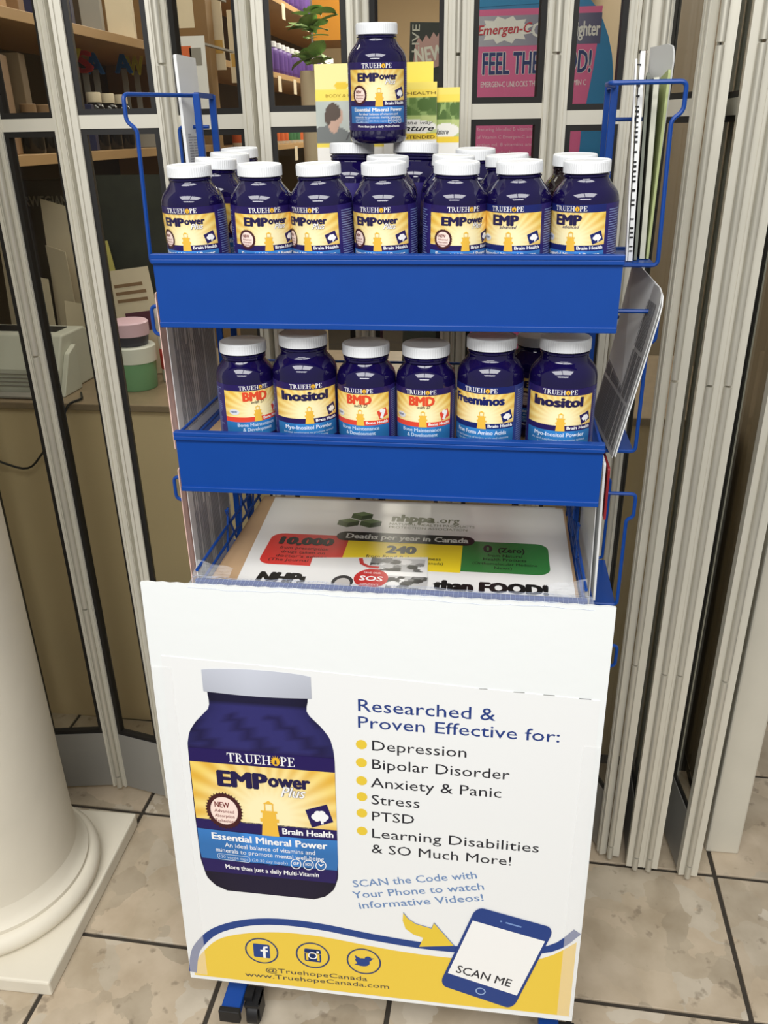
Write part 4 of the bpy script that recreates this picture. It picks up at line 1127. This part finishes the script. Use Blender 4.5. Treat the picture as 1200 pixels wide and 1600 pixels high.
# rows in far bay: purple bottles on the middle board
spots = []
for iy in range(17):
    for ix in range(1):
        spots.append((-1.035-ix*.075-rs.random()*.006, 3.62+iy*.092+rs.random()*.006, 1.6205))
fill(small_bottle('purple labelled bottle with white cap on the middle far shelf', .031, .125, M_PURPLE, M_WHITEP, M_PURPLE, G1), spots)
fill(small_bottle('white bottle with red label at the far end of the middle shelf', .036, .150, M_WHITEB, M_WHITEP, M_REDL, 'red labelled bottles'), [(-1.035, 5.24+q*.1, 1.6205) for q in range(3)])
spots = []; sp2 = []
for iy in range(24):
    (spots if (iy//3) % 2 == 0 else sp2).append((-1.035-rs.random()*.006, 3.50+iy*.085, 1.3305))
fill(small_bottle('white capped bottle with orange label on the lower far shelf', .032, .120, M_WHITEB, M_WHITEP, M_ORANGE, 'orange labelled bottles'), spots)
fill(small_bottle('white capped bottle with green label on the lower far shelf', .032, .120, M_WHITEB, M_WHITEP, M_GRN, 'green labelled bottles'), sp2)
spots = [(-1.035-rs.random()*.006, 3.95+iy*.10, 1.9155) for iy in range(12)]
fill(small_bottle('purple bottle with white cap on the highest far shelf', .033, .130, M_PURPLE, M_WHITEP, M_PURPLE, 'purple bottles on the highest shelf'), spots)
# price tags under the shelf edges
tg = None
for q, (y, z) in enumerate([(3.75, 1.600), (4.05, 1.600), (4.35, 1.600), (4.65, 1.600), (3.75, 1.895), (4.2, 1.895), (4.7, 1.895), (3.8, 1.310), (4.3, 1.310)]):
    if tg is None:
        o = tg = MB().box(-.0006, .0006, -.03, .03, -.055, .008).build('shelf_tag', M_CREAM)
    else:
        o = bpy.data.objects.new('shelf_tag', tg.data); COL.objects.link(o)
    o.location = (-.9985, y, z); tag(o, 'small pale tag hanging from a far shelf edge', 'tag', 'shelf tags')
# near bay: items on the upper and lower boards
def carton(x, y, z, w_, d, h, m, label, rz=0, letters=None, col=None, group=None):
    root = thing('carton', label, 'box', (x, y, z), (0, 0, rz), group=group)
    MB().box(-w_/2, w_/2, -d/2, d/2, 0, h).build('box_body', m, root, bevel=.0015)
    if letters:
        for s, x0, x1, yy, cap, c in letters:
            art('lettering', [(text2d(s, x0*w_-w_/2, x1*w_-w_/2, yy*h, cap*h, bold=.03), c, 1)], lambda a, b, k: (a, -d/2-.0015, b), root)
    return root
fr = math.radians(52)     # goods on the left wall face into the store
carton(-1.08, 2.145, 1.6185, .11, .07, .15, M_NAVYB, 'navy box on the shelf above the coloured letters', .35)
carton(-1.07, 2.36, 1.6185, .05, .06, .09, M_GREYB, 'small grey box right of the navy box', .3)
carton(-1.06, 2.52, 1.6185, .07, .06, .13, M_CREAM, 'cream box at the right end of the near upper shelf', .3)
carton(-1.06, 1.84, 1.6185, .07, .06, .08, M_WOOD, 'tan box on the near upper shelf left of the navy box', .3)
carton(-1.08, 1.94, 1.6185, .08, .06, .10, M_BRNB, 'brown box on the near upper shelf', .3)
carton(-1.09, 1.80, 1.3455, .12, .08, .19, M_BRNB, 'tall brown box in the dim corner of the near lower shelf', .3)
carton(-1.10, 1.92, 1.3455, .10, .05, .20, mat('dim_card', L(120, 100, 74), .6), 'tall brown card box beside the dim bottles', .25)
carton(-1.05, 2.155, 1.3455, .075, .05, .105, M_NAVYB, 'navy carton reading Ca under the coloured letters', .30, [('Ca', .5, .95, .55, .25, L(200, 205, 220))])
fill(small_bottle('small dark bottle with pale cap beside the navy carton', .026, .135, M_DKB, M_CREAM, None, 'dark bottles under the letters'), [(-1.045, 2.245, 1.3455), (-1.045, 2.325, 1.3455), (-1.045, 2.41, 1.3455)])
fill(small_bottle('small dark bottle in the dim corner of the near shelf', .024, .100, M_DKB, M_BRNB, None, 'dark bottles in the corner'), [(-1.04, 1.90, 1.3455), (-1.04, 1.965, 1.3455), (-1.04, 2.03, 1.3455)])
# cut-out letters V, S, A and W standing behind the bottles
for ch, y, col, nm in (('V', 2.31, L(240, 232, 90), 'yellow'), ('S', 2.375, L(236, 70, 60), 'red'), ('A', 2.44, L(70, 140, 220), 'blue'), ('A', 2.635, L(70, 140, 220), 'blue'), ('W', 2.725, L(240, 232, 90), 'yellow')):
    vs, fs = text2d(ch, -.026, .026, 0, .050, bold=.05)
    me = MB(); k0 = len(vs)
    me.add([(v[0], 0, v[1]) for v in vs]+[(v[0], .006, v[1]) for v in vs], [f for f in fs]+[tuple(i+k0 for i in f[::-1]) for f in fs])
    root = thing('letter_cutout', '%s letter %s standing behind the bottles on the near shelf%s' % (nm, ch, ', right end' if y > 2.5 else ''), 'letter', (-1.12, y, 1.535 if y < 2.5 else 1.548), (0, 0, .30), group='coloured cut-out letters')
    me.build('letter_face', mat('letter_'+nm, col, .5), root)
    MB().box(-.008, .008, .007, .012, -(.189 if y < 2.5 else .202), .01).build('letter_stand', M_GREYB, root)
carton(-1.05, 2.60, 1.3455, .06, .05, .09, M_GREYB, 'grey carton under the right-hand coloured letters', .3)

# paper rack with letters on the counter
rk = thing('paper_rack', 'desk rack behind the printer full of standing papers', 'rack', (-1.09, 1.985, CT))
MB().box(-.13, .16, -.09, .05, 0, .02).build('rack_base', M_GREYB, rk)
for q in range(5):
    MB().box(-.128+q*.070, -.125+q*.070, -.088, .05, .02, .08).build('rack_divider', M_GREYB, rk)
ps = [(-1.175, 1.935, .335, .065, .06, 'tall cream paper at the left of the desk rack'), (-1.115, 1.915, .20, .075, -.05, 'cream paper in front in the desk rack'), (-1.060, 1.975, .365, .090, .02, 'highest pale envelope in the desk rack'),
      (-1.045, 1.930, .265, .060, -.30, 'tilted white paper in the middle of the desk rack'), (-1.000, 1.945, .225, .055, .35, 'pale paper leaning right in the desk rack'), (-.972, 1.925, .165, .050, -.2, 'low paper at the right of the desk rack'), (-1.020, 1.915, .135, .060, .15, 'shortest paper at the front of the desk rack')]
for x, y, h, w_, rz, lb in ps:
    root = thing('paper_sheet', lb, 'paper', (x, y, CT+.021), (-.06, rz*.3, rz))
    MB().prism([(-w_/2, 0), (w_/2, 0), (w_/2, h*.93), (-w_/2, h)], (1, 0, 0), (0, 0, 1), (0, .0016, 0)).build('page', M_CREAM, root)
carton(-1.135, 2.06, CT, .16, .05, .425, mat('dark_brown_box', L(70, 58, 44), .6), 'dark box lettered NORWEGIAN behind the paper rack', .1, [('NORWEGIAN', .05, .98, .86, .055, L(190, 180, 160))])
carton(-.985, 2.06, CT, .10, .05, .40, M_TEAL, 'dim teal box behind the paper rack', .1)
# printer
pr = thing('desk_printer', 'pale grey desk printer on the counter behind the left doors', 'printer', (-1.07, 1.745, CT), (0, 0, -.03))
M_PRN = mat('printer_grey', L(206, 206, 192), .5)
MB().prism([(-.085, 0), (.085, 0), (.085, .10), (.05, .125), (-.05, .125), (-.085, .055)], (0, 1, 0), (0, 0, 1), (.30, 0, 0), (-.17, 0, 0)).build('printer_body', M_PRN, pr, bevel=.004)
MB().box(-.15, .10, -.02, .03, .1245, .1275).build('paper_slot', M_BLACK, pr)
MB().prism([(-.10, 0), (-.02, 0), (-.02, .10), (-.055, .085)], (0, 1, 0), (0, 0, 1), (.012, 0, 0), (.1305, 0, 0)).build('side_cover', M_PRN, pr, bevel=.002)
MB().box(-.16, .09, -.125, -.092, .002, .006).build('output_tray', M_GREYB, pr)
for q in range(4):
    MB().box(-.15, .06, -.0885, -.0865, .018+q*.009, .020+q*.009).build('vent_slot', M_GREYB, pr)
MB().tube([(-.905, 1.665, CT+.004), (-.88, 1.62, CT+.004), (-.90, 1.594, CT+.002), (-.93, 1.588, .80), (-1.02, 1.59, .70), (-1.10, 1.59, .725), (-1.2, 1.59, .80)], .0025, 6, fil=.03).build('power_cord', M_BLACK)
tag(bpy.data.objects['power_cord'], 'thin dark cord hanging down the khaki counter front', 'cord')
# tubs, can and leaflets
def tub(x, y, z, r, h, m, lidm, label, lr=1.06, lh=.02):
    root = thing('plastic_tub', label, 'tub', (x, y, z))
    MB().lathe([(r*.9, 0), (r*.93, .003), (r, h-lh)], 36).build('tub_body', m, root, smooth=True)
    MB().lathe([(r*lr, h-lh), (r*lr, h-.003), (r*lr-.003, h)], 36).build('lid', lidm, root, smooth=True)
    return root
tub(-.800, 1.735, CT, .046, .098, mat('green_tub', L(120, 168, 124), .35), mat('white_lid', L(226, 226, 214), .4), 'pale green tub with white lid on the counter', 1.05, .036)
tub(-.803, 1.735, CT+.0985, .040, .052, mat('dark_jar', L(60, 58, 66), .3), mat('pink_lid', L(222, 186, 198), .4), 'dark jar with pink lid stacked on the green tub', 1.06, .030)
cn = thing('supplement_can', 'white can with red label beside the green tub', 'can', (-.735, 1.80, CT))
MB().lathe([(.028, 0), (.030, .003), (.030, .150)], 28).build('can_body', M_WHITEB, cn, smooth=True)
MB().lathe([(.0303, .03), (.0306, .032), (.0306, .075), (.0303, .077)], 28).build('label', M_REDL, cn, smooth=True)
MB().lathe([(.0312, .150), (.0312, .166), (.029, .170)], 28).build('lid', M_WHITEP, cn, smooth=True)
def stand_card(x, y, z, w_, h, m, label, rz=0, roll=0, extras=()):
    root = thing('leaflet', label, 'leaflet', (x, y, z), (-.05, roll, rz))
    MB().box(-w_/2, w_/2, 0, .002, 0, h).build('card', m, root)
    for (x0, x1, y0, y1, mm) in extras:
        MB().box(x0*w_, x1*w_, -.0006, 0, y0*h, y1*h).build('print_block', mm, root)
    return root
stand_card(-.885, 1.86, CT, .085, .30, mat('yellow_leaflet', L(206, 196, 110), .6), 'yellow leaflet standing behind the tubs', 0, -.16, [(-.4, .3, .1, .3, M_BRNB)])
stand_card(-.815, 1.84, CT, .105, .245, M_CREAM, 'cream leaflet with a dark maroon block behind the tubs', .05, -.12, [(-.25, .35, .42, .60, mat('maroon_print', L(92, 40, 58), .6)), (-.35, .35, .70, .73, M_BRNB), (-.35, .35, .77, .80, M_BRNB), (-.35, .30, .84, .87, M_BRNB)])
stand_card(-.855, 1.905, CT, .19, .44, mat('dark_leaf_card', L(44, 46, 34), .6, noise=.5, nscale=30), 'dark picture card standing behind the leaflets', .05, 0)
# notices hanging in front of the partition
for x0, x1, z0, z1, m, lb in ((-.955, -.885, 1.655, 1.78, M_CREAM, 'cream notice pinned high on the shelf partition'), (-.955, -.860, 1.44, 1.635, M_PAPER, 'pale poster pinned low on the shelf partition')):
    root = thing('wall_notice', lb, 'notice', ((x0+x1)/2, 2.62, z0))
    MB().box(-(x1-x0)/2, (x1-x0)/2, 0, .0015, 0, z1-z0).build('page', m, root)
    MB().box(-.006, .006, .0015, .425, (z1-z0)-.012, (z1-z0)-.006).build('hanger_rod', M_GREYB, root)
    if m is M_PAPER:
        MB().box(-.035, .005, -.0006, 0, .13, .17).build('print_block', M_ORANGE, root); MB().box(.0, .035, -.0006, 0, .12, .165).build('print_block', M_GREYB, root); MB().box(-.03, .0, -.0006, 0, .02, .06).build('print_block', M_REDL, root)
# hanging packets on the front wall rack behind the partition
for q, (x, z0, z1) in enumerate(((-.985, 1.58, 1.80), (-.925, 1.54, 1.76), (-.870, 1.46, 1.72))):
    root = thing('packet', ('left', 'middle', 'right')[q]+' cream packet hanging beyond the shelf partition', 'packet', (x, 3.135+q*.02, z0), group='hanging packets')
    MB().box(-.024, .024, 0, .006, 0, z1-z0).build('packet_body', M_CREAM, root)
    MB().box(-.02, .02, -.0008, 0, .05, .09).build('print_block', mat('mustard_print', L(200, 160, 80), .6), root)
    MB().box(-.002, .002, .0, .004, z1-z0, 2.298-z0).build('hang_strip', M_GREYB, root)
o = MB().box(-1.0, -.84, 3.12, 3.24, 2.30, 2.315).build('hanging_rail', M_GREYB); tag(o, 'thin rail carrying the hanging packets', 'rail')
# plant with big leaves
pt = thing('potted_plant', 'green leafy plant in a pale pot before the far shelves', 'plant', (-.80, 3.70, CT), group=None)
MB().lathe([(.03, 0), (.032, .01), (.036, .80), (.034, .81)], 20).build('plant_stand', M_CREAM, pt, smooth=True)
pt.location = (-.79, 3.70, 0)
for ch in pt.children:
    ch.scale = (1, 1, 1.98)
M_LEAF = mat('plant_leaf', L(156, 188, 120), .5, noise=.3, nscale=20)
lm0 = None
for q in range(26):
    a = rs.uniform(0, 2*pi); el = rs.uniform(.2, 1.25); ln = rs.uniform(.07, .13)
    if lm0 is None:
        vs = []; nL = 5
        for i in range(nL+1):
            t = i/nL; wv = .32*math.sin(pi*min(1, t*.96+.04))**.8; z = -.25*t*t
            vs += [(t, -wv, z+.05), (t, 0, z), (t, wv, z+.05)]
        lf = MB().add(vs, [(i*3+j, (i+1)*3+j, (i+1)*3+j+1, i*3+j+1) for i in range(nL) for j in range(2)]).build('leaf', M_LEAF, pt, smooth=True); lm0 = lf.data
    else:
        lf = bpy.data.objects.new('leaf', lm0); COL.objects.link(lf); lf.parent = pt
    lf.location = (rs.uniform(-.03, .03), rs.uniform(-.03, .03), 1.62+rs.uniform(0, .20)); lf.rotation_euler = (rs.uniform(-.4, .4), -el+.5, a); lf.scale = (ln, ln, ln)
o = thing('orange_sign', 'orange sign at the top right of the far bottle shelves', 'sign', (-.86, 4.6, 1.79))
MB().box(-.09, .09, 0, .006, 0, .24).build('sign_face', mat('orange_sign', L(232, 160, 56), .5), o)
MB().box(-.10, -.092, 0, .006, -1.79, .24).build('sign_post', M_GREYB, o)
# dark NEW! card and pink poster standing on the counter
nc = thing('promo_card', 'dark promo card with a pale NEW! burst behind the raised bottle', 'card', (-.162, 1.78, CT), (0, .03, .12))
MB().box(-.040, .040, 0, .01, 0, .705).build('card', mat('dark_promo', L(52, 54, 46), .5), nc)
mpn = lambda a, b, k: (a, -.0004-.0003*k, b)
bst = [(-.030+.0068*i, .668+.0022*i+(.010 if i % 2 else 0)) for i in range(11)]
art('burst_print', [((bst+[(.038, .640), (-.034, .616)], [tuple(range(13))]), L(206, 160, 150), 1)], mpn, nc)
art('lettering', [(rot2d(text2d('NEW!', -.028, .034, .637, .024, bold=.04), .16, (-.028, .637)), L(240, 232, 214), 3)], mpn, nc)
art('lettering', [(rot2d(text2d('LIVE', 0, .046, 0, .014, bold=.01), pi/2, (0, 0)), L(214, 208, 190), 2)], lambda a, b, k: (a-.022, -.0004-.0003*k, b+.655), nc)

EW, EH = .252, .742
em = thing('standee_poster', 'pink and blue vitamin poster on a board behind the right doors', 'poster', (-.068, 1.625, CT))
outl = [(0, 0), (EW, 0), (EW, EH-.165)]+[(EW-.11*(1-math.cos(t)), EH-.165+.165*math.sin(t)) for t in [pi/2*i/9 for i in range(1, 10)]]+[(0, EH)]
MB().prism(outl, (1, 0, 0), (0, 0, 1), (0, .006, 0)).build('poster_board', mat('poster_blue', L(40, 128, 184), .4), em)
PK = L(222, 104, 152); emm = lambda a, b, k: (a, -.0003-.0003*k, b)
zt = lambda z: z-CT
art('pink_print', [(poly((.004, .02), (.196, .02), (.204, zt(1.38)), (.216, zt(1.47)), (.224, zt(1.5625)), (.004, zt(1.5625))), PK, 1)], emm, em)
art('blue_band_print', [(poly((.004, zt(1.566)), (.16, zt(1.570)), (.16, zt(1.590)), (.004, zt(1.590))), L(44, 136, 190), 2)], emm, em)
gb, gbc = grid2d(0, 1, 0, 1, 16, 4, lambda x, y: tuple(L(184, 180, 192)[i]*(1-x)+L(86, 82, 118)[i]*x for i in range(3))+(1,))
art('title_band', [(([(.004+.220*x, zt(1.508)+.045*y) for x, y in gb[0]], gb[1]), gbc, 2)], emm, em)
bur = []
for i in range(24):
    a = 2*pi*i/24; rr = 1.0 if i % 2 else .74
    bur.append((.064+.050*rr*math.cos(a), zt(1.532)+.021*rr*math.sin(a)))
art('burst_print', [(fan(bur), L(240, 236, 230), 3)], emm, em)
art('lettering', [(rot2d(text2d('Emergen-C', .018, .110, zt(1.525), .0145, bold=.02, shear=.25), .03, (.018, zt(1.525))), L(196, 52, 66), 5)], emm, em)
art('lettering', [(text2d('Cold', .109, .162, zt(1.520), .0215, bold=.03), L(232, 228, 224), 4)], emm, em)
art('lettering', [(text2d('Fighter', .1765, .2225, zt(1.520), .0215, bold=.03), L(232, 228, 224), 4)], emm, em)
art('lettering', [(text2d('FEEL THE GOOD!', .027, .213, zt(1.466), .0330, bold=.07), L(236, 232, 230), 2), (text2d('FEEL THE GOOD!', .028, .212, zt(1.466), .0330, bold=.03), L(40, 52, 110), 4)], emm, em)
art('lettering', [(text2d('EMERGEN-C UNLOCKS THE POWER OF VITAMIN C', .026, .206, zt(1.446), .0085, bold=.02), L(240, 220, 226), 3)], emm, em)
for q in range(5):
    art('lettering', [(text2d(['feel the goodness of antioxidants', 'featuring blended B vitamins, the power', 'of Vitamin C Emergen-C activated with', 'active ed. 8 vitamins and nutrients', 'every single day'][q], .022, .022+[.12, .14, .135, .14, .07][q], zt(1.389-.0125*q), .0055), L(236, 190, 208), 3)], emm, em)
art('white_disc', [(ell(.115, zt(1.305), .034, .030, 30), L(226, 224, 222), 3)], emm, em)
art('pale_panel', [(poly((.150, zt(1.20)), (.182, zt(1.20)), (.186, zt(1.372)), (.150, zt(1.372))), L(178, 168, 166), 3)], emm, em)
